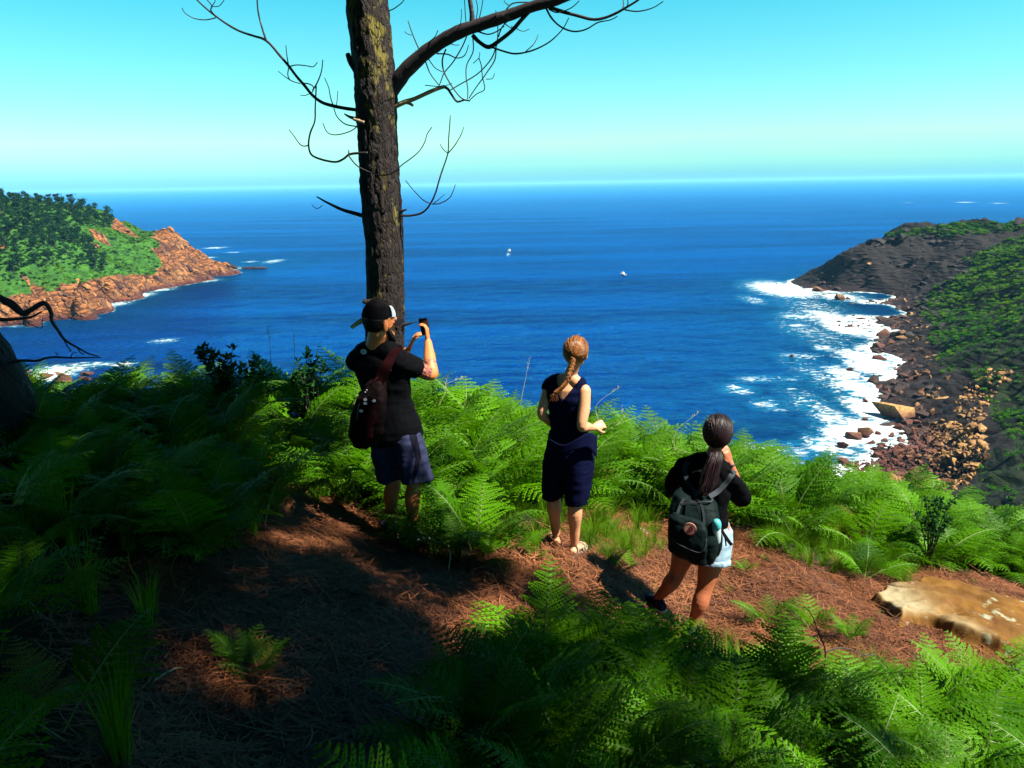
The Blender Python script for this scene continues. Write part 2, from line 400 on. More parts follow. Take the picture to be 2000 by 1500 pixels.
ROCKL = [[(-300, 700), (-300, 600), (0, 590), (25, 576), (80, 568), (108, 573), (114, 555), (162, 552), (195, 543), (228, 537), (249, 537), (300, 537), (318, 516), (309, 501), (294, 486), (315, 480), (298, 462), (312, 440), (500, 440), (520, 700)],
         [(224, 425), (276, 466), (262, 463), (216, 447)], [(175, 448), (186, 449), (217, 472), (215, 482), (200, 478), (178, 458)], [(176, 470), (193, 480), (190, 487), (178, 482)],
         [(0, 462), (14, 468), (12, 485), (0, 487)], [(28, 535), (60, 548), (95, 565), (60, 562)]]
PINEL = [(-60, 370), (60, 388), (150, 396), (228, 428), (215, 446), (165, 440), (150, 462), (190, 490), (216, 520), (205, 536), (160, 520), (120, 515), (60, 520), (40, 557), (-60, 560)]

def rock_material(name, lo, hi, wet, green_a, green_b, strat=(0.25, 0.22, 1.0)):
    t = NT(name); w = t.world(); co = t.world(strat)
    n1 = t.noise(co, 0.6, 8, 0.65); n2 = t.noise(w, 0.08, 5); v = t.vor(t.world((strat[0] * .6, strat[1] * .6, .6)), 0.9, 'DISTANCE_TO_EDGE')
    c = t.mix(t.ramp(n1, [(0.3, 0.0), (0.62, 1.0)]), lo, hi)
    c = t.mix(t.ramp(v, [(0.0, 0.0), (0.09, 1.0)]), tuple(x * .15 for x in lo), c); c = t.mix(t.ramp(t.noise(t.world(strat), 0.16, 5, .7), [(.5, 0), (.6, .75)]), c, lo)
    sz = t.n('SeparateXYZ'); t.l(w, sz.inputs[0])
    wetf = t.ramp(t.math('ADD', sz.outputs[2], t.math('MULTIPLY', n1, 2.5)), [(0.0, 1.0), (1.0, 0.0)])
    r = t.n('MapRange'); t.l(t.math('ADD', sz.outputs[2], t.math('MULTIPLY', n2, 5)), r.inputs[0]); r.inputs[1].default_value = 3.0; r.inputs[2].default_value = 6.5; r.inputs[3].default_value = 1; r.inputs[4].default_value = 0
    c = t.mix(r.outputs[0], c, wet)
    g = t.mix(t.ramp(t.noise(w, 0.25, 6), [(0.35, 0.0), (0.65, 1.0)]), green_a, green_b)
    veg = t.math('ADD', t.attr('veg'), t.math('MULTIPLY', t.math('SUBTRACT', t.noise(w, 0.3, 6), 0.5), 1.1))
    c = t.mix(t.ramp(veg, [(0.45, 0.0), (0.55, 1.0)]), c, g)
    hgt = t.math('ADD', n1, t.math('MULTIPLY', v, 1.5))
    return t.done(t.bsdf(c, 0.85, t.bump(hgt, 0.9, 1.2), 0.2))
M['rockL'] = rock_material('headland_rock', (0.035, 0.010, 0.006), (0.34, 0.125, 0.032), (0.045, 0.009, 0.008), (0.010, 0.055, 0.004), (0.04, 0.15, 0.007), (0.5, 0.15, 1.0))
M['rockR'] = rock_material('cliff_rock', (0.0015, 0.001, 0.002), (0.010, 0.0055, 0.005), (0.010, 0.004, 0.005), (0.001, 0.004, 0.0008), (0.007, 0.022, 0.0015))  # cliff faces in shade: that shade is put into rock and slope colours

def stone_mat(name, a, b, wet=None):
    t = NT(name); oi = t.n('ObjectInfo'); w = t.world()
    c = t.mix(oi.outputs['Random'], a, b); c = t.mix(t.ramp(t.noise(w, 1.3, 6), [(0.35, 0), (0.7, .8)]), c, tuple(x * .45 for x in a))
    if wet is not None:
        sz = t.n('SeparateXYZ'); t.l(w, sz.inputs[0]); r = t.n('MapRange'); t.l(sz.outputs[2], r.inputs[0])
        r.inputs[1].default_value = 1.2; r.inputs[2].default_value = 3.2; r.inputs[3].default_value = 1; r.inputs[4].default_value = 0
        c = t.mix(r.outputs[0], c, wet)
    return t.done(t.bsdf(c, 0.8, t.bump(t.noise(w, 2.5, 6), 0.6, 0.3), 0.3))
M['stoneL'] = stone_mat('orange_stone', (0.035, 0.010, 0.007), (0.46, 0.20, 0.055), (0.085, 0.02, 0.014))
M['stoneR'] = stone_mat('tan_stone', (0.12, 0.05, 0.014), (0.62, 0.34, 0.11), (0.085, 0.025, 0.015))
M['stoneD'] = stone_mat('dark_stone', (0.003, 0.002, 0.003), (0.026, 0.014, 0.012), (0.03, 0.012, 0.009))  # dark tone also carries the shade of the cliff ledges

headL, XL, YL, ZL = terrain('headland', hL, -520, -130, 290, 720, 330, 360, M['rockL'])
pxl, pyl = proj(XL, YL, ZL)
rk = np.zeros(XL.shape, bool)
for p in ROCKL: rk |= inpoly(pxl, pyl, p)
rk |= (ZL < 6) | (YL > 575)
vegL = 1.0 - rk.astype(float)
for _ in range(2): vegL = (vegL + np.roll(vegL, 1, 0) + np.roll(vegL, -1, 0) + np.roll(vegL, 1, 1) + np.roll(vegL, -1, 1)) / 5
fattr(headL.data, 'veg', vegL); tag(headL, 'green wooded headland with an orange rocky shore closing the left side of the cove', kind='structure')

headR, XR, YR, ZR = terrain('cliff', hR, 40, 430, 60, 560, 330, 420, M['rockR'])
pxr, pyr = proj(XR, YR, ZR)
VEGR = [[(1780, 600), (1830, 560), (1900, 520), (1880, 505), (1960, 470), (2000, 455), (2600, 380), (2600, 640), (2000, 680), (1960, 700), (1900, 690), (1850, 740), (1800, 680), (1830, 640)],
        [(1720, 452), (1800, 443), (1860, 435), (2000, 432), (2000, 450), (1850, 462), (1740, 462)], [(1780, 600), (1870, 600), (1850, 625), (1790, 622)], [(1880, 720), (2100, 660), (2600, 600), (2600, 900), (2000, 880), (1950, 840), (1920, 770)],
        [(1920, 880), (2600, 850), (2600, 1300), (1500, 1300), (1900, 960)], [(1850, 560), (1900, 530), (1870, 570)]]
vg = np.zeros(XR.shape, bool)
for p in VEGR: vg |= inpoly(pxr, pyr, p)
vg &= (ZR > 4)
vegR = vg.astype(float)
for _ in range(2): vegR = (vegR + np.roll(vegR, 1, 0) + np.roll(vegR, -1, 0) + np.roll(vegR, 1, 1) + np.roll(vegR, -1, 1)) / 5
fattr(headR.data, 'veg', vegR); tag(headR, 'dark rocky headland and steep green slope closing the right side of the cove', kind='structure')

# ------------------------------------------------------------------ sea
na, nr = 560, 640
ang = np.linspace(R(-80), R(80), na); rad = np.exp(np.linspace(math.log(30), math.log(60000), nr))
A_, R_ = np.meshgrid(ang, rad, indexing='ij'); XS = R_ * np.sin(A_); YS = R_ * np.cos(A_)
depth = np.full(XS.shape, 50.0)
mL = (XS > -520) & (XS < -130) & (YS > 290) & (YS < 720); depth[mL] = -fL(XS[mL], YS[mL])
mR = (XS > 40) & (XS < 430) & (YS > 60) & (YS < 560); depth[mR] = np.minimum(depth[mR], -fR(XS[mR], YS[mR]))
foam = np.zeros(XS.shape)
foam[mL] = np.maximum(foam[mL], .62 * (1 - smooth(0.2, 2.6, depth[mL])))
foam[mR] = np.maximum(foam[mR], .8 * (1 - smooth(0.0, 2.6, depth[mR])))
def blob(px, py, rx, ry, a):
    c = S(px, py); ex = S(px + rx, py); ey = S(px, py - ry)
    sxw = (ex - c).length; syw = (ey - c).length
    d = ((XS - c.x) / sxw)**2 + ((YS - c.y) / syw)**2
    foam[:] = np.maximum(foam, a * np.exp(-d * .9))
for b in [(1530, 565, 75, 18, .95), (1470, 585, 35, 12, .55), (1640, 580, 60, 10, .8), (1560, 618, 50, 12, .66), (1620, 620, 60, 22, .78), (1590, 600, 90, 30, .5), (1560, 636, 30, 5, .7),
          (1660, 645, 50, 14, .95), (1640, 635, 50, 10, .9), (1610, 680, 30, 10, .66), (1690, 700, 55, 22, .95), (1650, 730, 45, 22, .8), (1700, 720, 50, 20, .95), (1680, 760, 45, 30, 1.0), (1560, 695, 60, 8, .58),
          (1440, 760, 50, 14, .56), (1480, 740, 60, 8, .6), (1500, 790, 50, 16, .55), (1540, 740, 30, 6, .6), (1640, 820, 55, 26, .75), (1700, 800, 45, 30, 1.05), (1660, 850, 60, 26, 1.1), (1700, 840, 60, 24, 1.15), (1760, 840, 40, 12, 1.1),
          (1620, 870, 60, 26, .8), (1600, 800, 60, 60, .55), (1480, 880, 60, 16, .72), (1560, 880, 60, 20, .6), (1550, 905, 60, 14, .6), (1590, 650, 80, 40, .5), (1610, 740, 60, 60, .5),
          (420, 484, 30, 2.2, .72), (455, 493, 22, 1.6, .66), (405, 503, 25, 2.2, .7), (535, 510, 22, 5, .66), (490, 511, 22, 2, .64), (300, 566, 45, 4, .8), (275, 577, 30, 6, .8), (220, 594, 40, 5, .75), (400, 548, 40, 4, .7), (90, 617, 30, 3, .6),
          (320, 666, 34, 6, .64), (110, 722, 70, 10, .85), (180, 712, 60, 6, .72), (90, 735, 60, 12, 1.0), (240, 712, 28, 6, .85), (40, 635, 40, 4, .56),
          (1775, 396, 10, 1.0, .75), (1885, 395, 26, .8, .85), (1950, 397, 22, .8, .8),
          (994, 497, 5, 5, .72), (1217, 543, 4, 4, .62)]: blob(*b)
Z_ = 0.22 * fbm(XS / 11., YS / 5., o=3, s=41) * smooth(2500, 300, R_) if False else 0.20 * fbm(XS / 13., YS / 6., o=3, s=41) * (1 - smooth(300, 2500, R_))
shal = np.clip(1 - depth / 14.0, 0, 1)
me = mesh_np('sea', np.stack([XS, YS, Z_], -1).reshape(-1, 3), grid_faces(na, nr))
t = NT('sea_water'); w = t.world()
fo = t.attr('foam'); sh = t.attr('shallow')
nA = t.noise(t.world((0.55, 1.0, 1)), 0.55, 6, 0.6, 0.5); nB = t.noise(t.world((0.5, 1, 1)), 0.09, 4, 0.6); nC = t.noise(t.world((0.18, 1, 1)), 0.012, 5, 0.6)
lace = t.noise(t.world((0.7, 1.0, 1)), 0.35, 7, 0.72, 1.8)
vo = t.vor(t.mix(0.25, t.world((0.7, 1, 1)), t.n('TexNoise').outputs[1]), 0.33, 'DISTANCE_TO_EDGE')
fm = t.math('ADD', t.math('MULTIPLY', fo, 1.25), t.math('MULTIPLY', t.math('SUBTRACT', lace, 0.5), 2.1))
fm = t.math('SUBTRACT', fm, t.math('MULTIPLY', t.ramp(vo, [(0.0, 0.0), (0.5, 1.0)]), 0.35))
fmask = t.math('MULTIPLY', t.ramp(fm, [(0.56, 0.0), (0.80, .55), (1.15, 1.0)]), t.ramp(fo, [(0.05, 0.0), (0.3, 1.0)]))
base = t.mix(t.ramp(nB, [(0.35, 0), (0.65, 1)]), (0.0, 0.0045, 0.040), (0.0, 0.011, 0.09))
base = t.mix(t.ramp(nC, [(0.4, 0), (0.62, 1)]), base, (0.0, 0.040, 0.19))
base = t.mix(t.math('MULTIPLY', sh, 0.75), base, (0.0, 0.028, 0.05))
base = t.mix(t.math('MULTIPLY', t.ramp(fo, [(0.2, 0.0), (0.85, 1.0)]), 0.8), base, (0.01, 0.20, 0.30))
base = t.mix(t.ramp(t.noise(t.world((0.6, 1.6, 1)), 0.6, 5, .65), [(.42, 0.0), (.62, .75)]), base, (0.0, 0.006, 0.035))  # ripple light and dark put into the water colour
hh = t.math('ADD', t.math('MULTIPLY', nA, 1.0), t.math('MULTIPLY', nB, 1.5))
hh = t.math('MULTIPLY', hh, t.math('SUBTRACT', 1.0, t.math('MULTIPLY', t.attr('offshore'), .9)))
nrm = t.bump(hh, 1.0, 1.6)
df = t.n('BsdfDiffuse'); t.l(base, df.inputs[0]); t.l(nrm, df.inputs['Normal'])
gl = t.n('BsdfGlossy'); gl.inputs[0].default_value = (0.09, 0.50, 1.0, 1); gl.inputs['Roughness'].default_value = 0.12; t.l(nrm, gl.inputs['Normal'])
fz = t.n('Fresnel'); fz.inputs[0].default_value = 1.40; t.l(nrm, fz.inputs['Normal'])
wat = t.n('MixShader'); t.l(fz.outputs[0], wat.inputs[0]); t.l(df.outputs[0], wat.inputs[1]); t.l(gl.outputs[0], wat.inputs[2])
fmb = t.bsdf((0.66, 0.74, 0.72), 0.9, t.bump(lace, .5, .4), 0.1)
ms = t.n('MixShader'); t.l(fmask, ms.inputs[0]); t.l(wat.outputs[0], ms.inputs[1]); t.l(fmb.outputs[0], ms.inputs[2])
M['sea'] = t.done(ms.outputs[0])
sea = link('sea', me, M['sea'], smooth_=True); fattr(me, 'foam', foam); fattr(me, 'shallow', shal); fattr(me, 'offshore', smooth(math.log(450), math.log(9000), np.log(R_)))
tag(sea, 'deep blue open sea with white surf along the rocks', kind='structure')
me = mesh_np('seabed', [(-60000, -2000, -9), (60000, -2000, -9), (60000, 60000, -9), (-60000, 60000, -9)], [(0, 1, 2, 3)])
sb = link('seabed', me, m_simple('sand', (0.03, 0.06, 0.08))); tag(sb, kind='structure')

# haze: one closed box of thin pale air round everything
bm = bmesh.new(); bmesh.ops.create_cube(bm, size=1.0)
for v in bm.verts: v.co = Vector((v.co.x * 124000, v.co.y * 66000 + 30000, v.co.z * 110 + 43))
me = bpy.data.meshes.new('haze'); bm.to_mesh(me); bm.free()
hz = link('haze', me); tag(hz, kind='stuff')
hm = bpy.data.materials.new('haze_air'); hm.use_nodes = True; hn = hm.node_tree; hn.nodes.clear()
ho = hn.nodes.new('ShaderNodeOutputMaterial'); pv = hn.nodes.new('ShaderNodeVolumePrincipled')
pv.inputs['Color'].default_value = (0.20, 0.54, 0.82, 1); pv.inputs['Density'].default_value = 0.00006; pv.inputs['Anisotropy'].default_value = 0.0
hn.links.new(pv.outputs[0], ho.inputs['Volume']); me.materials.append(hm)
# ------------------------------------------------------------------ near ground: the path and the bank
WIDE = []
ANCH = []                                       # (x, y, z) where feet stand
def hN0(x, y):
    x = np.asarray(x, float); y = np.asarray(y, float)
    xt = np.where(x > -2.5, -0.25 * x, 0.625 - 0.02 * (-2.5 - x))
    xt = np.where(x > 6, -1.5 - 0.42 * (x - 6), xt)
    z = CAMZ - 1.6 - 0.2 * y + 0.05 * np.maximum(y - 5.6, 0) + xt
    ye = 8.7 + 1.5 * smooth(1.2, 4.5, x) - .4 * smooth(-1, -3, x) + 0.35 * vn(x * .5, y * 0 + 3, s=77)
    d = np.maximum(y - ye, 0); z = z - 0.64 * d - 0.25 * np.minimum(d, 2)
    for (ax, ay, aw) in WIDE: z = z + aw * np.exp(-((x - ax)**2 + (y - ay)**2) / 1.0)
    z = z + 0.05 * fbm(x * 1.3, y * 1.3, o=3, s=61) + 0.012 * fbm(x * 9, y * 9, o=2, s=63)
    return z
def hN(x, y):
    z = hN0(x, y)
    for (ax, ay, az), w_ in zip(ANCH, ANW):
        z = z + w_ * np.exp(-((x - ax)**2 + (y - ay)**2) / 0.09)
    return z
feet = {'manL': P(764, 1048, 5.22), 'manR': P(806, 1058, 5.06), 'wL': P(1086, 1066, 5.34), 'wR': P(1122, 1084, 5.22), 'gL': P(1284, 1190, 4.98), 'gR': P(1350, 1246, 4.80)}
_w = [((feet[a] + feet[b]) / 2) for a, b in (('manL', 'manR'), ('wL', 'wR'), ('gL', 'gR'))]; _w = np.array([tuple(p) for p in _w])
_K = np.exp(-((_w[:, None, 0] - _w[None, :, 0])**2 + (_w[:, None, 1] - _w[None, :, 1])**2) / 1.0); _s = np.linalg.solve(_K, _w[:, 2] - hN0(_w[:, 0], _w[:, 1])); WIDE += [(float(_w[i, 0]), float(_w[i, 1]), float(_s[i])) for i in range(3)]
print('ground fit', WIDE)
for k in feet: ANCH.append(tuple(feet[k]))
_a = np.array(ANCH); _K = np.exp(-((_a[:, None, 0] - _a[None, :, 0])**2 + (_a[:, None, 1] - _a[None, :, 1])**2) / 0.09)
ANW = np.linalg.solve(_K + np.eye(len(_a)) * .02, _a[:, 2] - hN0(_a[:, 0], _a[:, 1]) - .01)

BARE = [(200, 1150), (420, 1100), (560, 1010), (430, 930), (470, 880), (560, 905), (640, 960), (720, 1010), (775, 1045), (805, 1085), (880, 1108), (960, 1100), (1000, 1040), (1080, 1040), (1160, 985), (1230, 985), (1290, 1030), (1440, 1035), (1560, 1110), (1700, 1140), (1760, 1110), (1900, 1120), (2150, 1170), (2150, 1420), (1900, 1390), (1700, 1370), (1560, 1335), (1400, 1335), (1260, 1285), (1130, 1255), (990, 1330), (870, 1430), (770, 1600), (660, 2400), (420, 2400), (300, 1700), (150, 1400)]
GRASSZ = [[(-600, 1000), (230, 980), (330, 1120), (300, 1500), (200, 2500), (-900, 2500)], [(-600, 690), (480, 690), (520, 850), (-600, 850)], [(1140, 955), (1300, 955), (1300, 1060), (1230, 1110), (1130, 1090)], [(420, 830), (700, 830), (740, 980), (640, 990), (480, 900)], [(880, 1010), (1080, 990), (1080, 1080), (900, 1070)], [(1440, 1000), (1800, 1080), (1760, 1150), (1500, 1090)], [(1380, 1290), (2100, 1350), (2100, 1450), (1380, 1400)]]
gx = np.concatenate([np.linspace(-75, -9, 60, endpoint=False), np.linspace(-9, 9, 420, endpoint=False), np.linspace(9, 75, 60)])
gy = np.concatenate([np.linspace(-30, 0.5, 40, endpoint=False), np.linspace(.5, 11, 260, endpoint=False), np.linspace(11, 95, 90)])
GX, GY = np.meshgrid(gx, gy, indexing='ij'); GZ = hN(GX, GY)
# let the near bank dip under the cove slope where the two meet
mm = (GX > 40) & (GY > 60); GZ[mm] = np.minimum(GZ[mm], fR(GX[mm], GY[mm]) - 2)
gme = mesh_np('bank', np.stack([GX, GY, GZ], -1).reshape(-1, 3), grid_faces(len(gx), len(gy)))
gpx, gpy = proj(GX, GY, GZ)
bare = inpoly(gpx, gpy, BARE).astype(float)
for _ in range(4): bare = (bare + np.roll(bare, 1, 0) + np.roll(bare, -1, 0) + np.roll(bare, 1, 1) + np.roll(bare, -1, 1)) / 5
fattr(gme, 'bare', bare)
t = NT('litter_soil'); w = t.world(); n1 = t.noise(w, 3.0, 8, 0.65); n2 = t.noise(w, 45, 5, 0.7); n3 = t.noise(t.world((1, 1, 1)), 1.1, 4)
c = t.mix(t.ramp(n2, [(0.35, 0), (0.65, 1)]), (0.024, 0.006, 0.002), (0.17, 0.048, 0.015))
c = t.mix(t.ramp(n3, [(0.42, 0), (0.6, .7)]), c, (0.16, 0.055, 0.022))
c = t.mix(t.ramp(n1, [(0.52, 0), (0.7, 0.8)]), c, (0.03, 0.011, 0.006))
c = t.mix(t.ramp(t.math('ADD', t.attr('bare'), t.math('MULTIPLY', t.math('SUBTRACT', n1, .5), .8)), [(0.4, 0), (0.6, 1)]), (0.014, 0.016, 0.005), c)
M['soil'] = t.done(t.bsdf(c, 0.9, t.bump(n2, 0.8, 0.02), 0.15))
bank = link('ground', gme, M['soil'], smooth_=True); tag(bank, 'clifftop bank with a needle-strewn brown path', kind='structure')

# ------------------------------------------------------------------ bracken fronds
def frond_mesh(name, seed, th0, arch, wide=0.34, n=11):
    r = random.Random(seed); s = Soup(); n = max(8, n - 1)
    pts = []; tn = []; p = Vector((0, 0, 0)); K = 26
    sway = r.uniform(-.25, .25)
    for i in range(K + 1):
        f = i / K; th = R(th0) + R(arch) * f**1.4; az = sway * f
        d = Vector((math.sin(th) * math.cos(az), math.sin(th) * math.sin(az), math.cos(th)))
        pts.append(p.copy()); tn.append(d); p = p + d / K
    s.tube([pts[i] for i in range(0, K + 1, 2)], [0.009 * (1 - i / K * .85) for i in range(0, K + 1, 2)], 3, m=1, cap=False)
    for j in range(n):
        f = 0.30 + 0.68 * (j / (n - 1)) ** 0.92; i = min(int(f * K), K - 1); a = f * K - i
        q = pts[i].lerp(pts[i + 1], a); tg = tn[i]; side0 = Vector((0, 0, 1)).cross(tg).normalized(); nr = tg.cross(side0).normalized()
        sfrac = j / (n - 1); plen = wide * (1 - sfrac) ** 0.85 * r.uniform(.86, 1.1) + .018
        if j == 0: plen *= .9
        for sg in (-1, 1):
            ax = (side0 * sg * math.cos(R(24)) + tg * math.sin(R(24))).normalized()
            m = max(4, int(12 * plen / wide)); droop = r.uniform(.1, .45); curl = r.uniform(-.1, .25)
            prev = q
            for k in range(m):
                u = (k + .5) / m
                c = q + ax * plen * u - nr * plen * droop * u * u + tg * plen * curl * u * u
                ll = plen * .15 * (1 - u) ** 0.6 + .008; hw = plen / m * .55 + .001
                for s2 in (-1, 1):
                    ld = (tg * s2 + ax * .45 - nr * r.uniform(-.1, .35)).normalized()
                    s.quad(c - ax * hw * .6, c + ld * ll * .45 - ax * hw, c + ld * ll, c + ld * ll * .45 + ax * hw * 1.1)
                prev = c
            e = q + ax * plen - nr * plen * droop + tg * plen * curl
            s.tri(q - tg * .0035, q + tg * .0035, e, 1)
            s.quad(c, c + tg * .006 + ax * .01, e + ax * .01, c - tg * .006 + ax * .01)
    return s.mesh(name, (M['fern'], M['stem']))
FR = [frond_mesh('frond', 100 + i, th, ar, wd, n) for i, (th, ar, wd, n) in enumerate([(12, 70, .34, 14), (22, 62, .38, 13), (8, 95, .32, 14), (30, 60, .36, 13), (18, 45, .30, 15), (25, 80, .40, 12)])]
FRP = [hidden_proto('frond_source', m) for m in FR]
FRS = frond_mesh('frond', 150, 10, 50, .42, 8)
OBST = [(feet['manL'], .34), (feet['manR'], .24), (feet['wL'], .2), (feet['wR'], .2), (feet['gL'], .22), (feet['gR'], .24)]
plants = []
sp = 0.205
for ix in range(int(22 / sp)):
    for iy in range(int(14 / sp)):
        x = -11 + (ix + rng.random()) * sp; y = 0.7 + (iy + rng.random()) * sp
        z = float(hN0(x, y)) if True else 0
        px, py = proj(np.float64(x), np.float64(y), np.float64(z))
        if not (-900 < px < 2700 and py < 2900): continue
        if y < 1.25 and abs(x) < 1.0: continue
        if inpoly(px, py, BARE): continue
        if any((Vector((x, y, 0)) - Vector((f.x, f.y, 0))).length < rr for f, rr in OBST): continue
        g = any(inpoly(px, py, q) for q in GRASSZ)
        if g and rng.random() < .82: continue
        far = smooth(4.5, 8, y)
        hgt = (0.52 + .36 * far) * rng.uniform(.72, 1.18)
        if y < 2.4: hgt *= .75
        if x < -3.4 and y > 6: hgt *= .85
        if y > 6.5 and x > 3.2: hgt *= .8
        if 1100 < px < 1500 and 1280 < py < 1420: hgt *= .8
        if any(abs(x - f.x * (y / f.y)) < .36 and -.1 < f.y - y < 1.0 for f in (feet['gL'], feet['gR'])): hgt *= .38
        edge = min(abs(px - bx) + abs(py - by) for bx, by in BARE)
        if edge < 40: hgt *= .75
        # ferns in front of the standing people stay low
        plants.append((x, y, z - .02, hgt, int(rng.integers(3, 6)), px, py))
print('ferns', len(plants))
def plant_fronds(pl):
    x, y, z, h, n = pl[:5]; out = []; a0 = rng.uniform(0, 6.28)
    for k in range(n):
        az = a0 + k * 6.28 / n + rng.uniform(-.5, .5)
        out.append((int(rng.integers(0, 6)), (rng.uniform(-.18, .18), rng.uniform(-.1, .35), az), h * rng.uniform(.75, 1.15) * 1.15, (rng.uniform(-.05, .05), rng.uniform(-.05, .05))))
    return out
def area_key(pl):
    x, y, z, h, n, px, py = pl
    vis = (-30 < px < 2030) and (py - 120 < 1500)
    d = math.sqrt(x * x + y * y + (z - CAMZ)**2)
    return -(h / d) * (1 if vis else 0.05) * (1 if px > 300 else .7)
plants.sort(key=area_key)
def fern_label(px, py, x, y):
    if y < 4.3:
        if px > 1750: return ('bracken fern in the sunlit thicket below the flat boulder at the right edge', 'bracken ferns below the flat boulder')
        if px > 1480: return ('bracken fern around the bare sapling in the bottom right thicket', 'bracken ferns around the bare sapling')
        if px > 1180: return ('bracken fern in the near thicket just below the feet of the backpacker', 'bracken ferns below the backpacker')
        if px > 760: return ('dark bracken fern in the near thicket at bottom centre beside the path', 'bracken ferns at the bottom centre')
        return ('deeply shaded bracken fern beside the path in the bottom left corner', 'bracken ferns in the bottom left corner')
    if px > 1700: return ('bright bracken fern on the right bank just above the flat boulder', 'bracken ferns above the flat boulder')
    if px > 1430: return ('bright bracken fern on the bank between the backpacker and the flat boulder', 'bracken ferns right of the backpacker')
    if px > 1190: return ('bracken fern on the bank edge behind the dark haired backpacker', 'bracken ferns behind the backpacker')
    if px > 1020: return ('bracken fern on the bank edge behind the woman in navy', 'bracken ferns behind the woman in navy')
    if px > 840: return ('bright bracken fern on the bank between the man and the woman in navy', 'bracken ferns between the man and the woman in navy')
    if px > 640: return ('bracken fern at the foot of the bare pine behind the man', 'bracken ferns at the foot of the bare pine')
    if px > 430: return ('half lit bracken fern on the bank just left of the man', 'bracken ferns left of the man')
    return ('bracken fern in deep shade on the bank right of the leaning trunk', 'bracken ferns on the shaded left bank')
inst_p, inst_r, inst_s, inst_i = [], [], [], []
for i, pl in enumerate(plants):
    fr = plant_fronds(pl); x, y, z = pl[:3]
    if i < 280:
        lb, gp = fern_label(pl[5], pl[6], x, y)
        f = thing('bracken_fern', lb, 'fern', (x, y, z), gp)
        for (v, e, s_, dxy) in fr:
            o = bpy.data.objects.new('frond', FR[v]); COL.objects.link(o); o.parent = f
            o.location = (dxy[0], dxy[1], 0); o.rotation_euler = e; o.scale = (s_,) * 3
    else:
        for (v, e, s_, dxy) in fr:
            inst_p.append((x + dxy[0], y + dxy[1], z)); inst_r.append(e); inst_s.append((s_,) * 3); inst_i.append(v)
tag(scatter('bracken_undergrowth', inst_p, inst_r, inst_s, inst_i, FRP), kind='stuff')
# small sprigs growing in the path
sprigs = [(790, 1095, 5.05, .26), (835, 1090, 5.08, .30), (870, 1098, 5.0, .27), (905, 1100, 5.02, .30), (950, 1110, 4.95, .24), (1000, 1120, 4.9, .22), (480, 1400, 2.75, .16), (520, 1420, 2.7, .18), (1040, 1110, 4.9, .14), (670, 960, 5.9, .2)]
def Gn(px, py):
    d = ray(px, py); t_ = 1.5
    while t_ < 20:
        p = Vector((0, 0, CAMZ)) + d * t_
        if p.z <= float(hN(p.x, p.y)): return p
        t_ += .01
    return p
extra = [(1215, 1120, .18, 'low fern sprig in the path between the woman in navy and the backpacker'), (1500, 1225, .26, 'fern sprig rising from the path just right of the backpacker'), (1585, 1235, .28, 'tallest fern sprig standing in the path left of the flat boulder'), (1455, 1120, .16, 'tiny fern sprig at the right edge of the denim shorts'), (1660, 1255, .24, 'fern sprig in the path at the near corner of the flat boulder'), (1190, 1040, .16, 'small fern sprig in the grass right of the navy trousers')]
sprigs = sprigs + [(a, b, None, h) for a, b, h, l in extra]
for i, (px, py, Y, h) in enumerate(sprigs):
    p = P(px, py, Y) if Y else Gn(px, py); z = float(hN(p.x, p.y))
    lab = ['small fern sprig growing in front of the man\'s left shoe', 'small fern sprig hiding the man\'s right shoe', 'small fern sprig just right of the man\'s shoes', 'broad fern sprig in the path right of the man', 'low fern sprig in the path between the man and the woman in the dark dress', 'lowest fern sprig in the path near the woman in the dark dress', 'lone fern sprig in the shaded path at the bottom left', 'second fern sprig in the shaded path beside the lone one', 'tiny fern sprig by the sandals of the woman in the dark dress', 'small fern sprig behind the man at the foot of the bank'][i] if i < 10 else extra[i - 10][3]
    f = thing('fern_sprig', lab, 'fern', (p.x, p.y, z), 'fern sprigs growing in the path')
    for k in range(5):
        o = bpy.data.objects.new('frond', FRS if k % 2 else FR[4]); COL.objects.link(o); o.parent = f
        o.rotation_euler = (rng.uniform(-.2, .2), rng.uniform(0, .5), k * 1.26 + rng.uniform(-.3, .3)); o.scale = (h * rng.uniform(.8, 1.2) * 1.2,) * 3

# ------------------------------------------------------------------ grass
def tuft_mesh(name, seed, nb=46, spread=.10, lean=.9, wdt=.012):
    r = random.Random(seed); s = Soup()
    for _ in range(nb):
        az = r.uniform(0, 6.28); d = Vector((math.cos(az), math.sin(az), 0)); sd_ = Vector((-d.y, d.x, 0)) * wdt * r.uniform(.5, 1)
        b = d * r.uniform(0, spread); L = r.uniform(.5, 1.0); ln = r.uniform(.15, lean); P0 = b; prev = (b - sd_, b + sd_)
        for k in range(1, 5):
            u = k / 4; c = b + Vector((0, 0, L * (u - .35 * ln * u**3))) + d * L * ln * u**2 * .8; w = sd_ * (1 - u * .9)
            cur = (c - w, c + w); s.quad(prev[0], prev[1], cur[1], cur[0]); prev = cur
    return s.mesh(name, (M['grass'],))
TU = [hidden_proto('tuft_source', tuft_mesh('tuft', 200 + i, 46, .1, ln)) for i, ln in enumerate((.5, .9, 1.3, 1.6))]
gp_, gr_, gs_, gi_ = [], [], [], []
def add_grass(x, y, h, v=None):
    gp_.append((x, y, float(hN(x, y)) - .01)); gr_.append((0, 0, rng.uniform(0, 6.28))); gs_.append((h, h, h * rng.uniform(.8, 1.2))); gi_.append(int(rng.integers(0, 4)) if v is None else v)
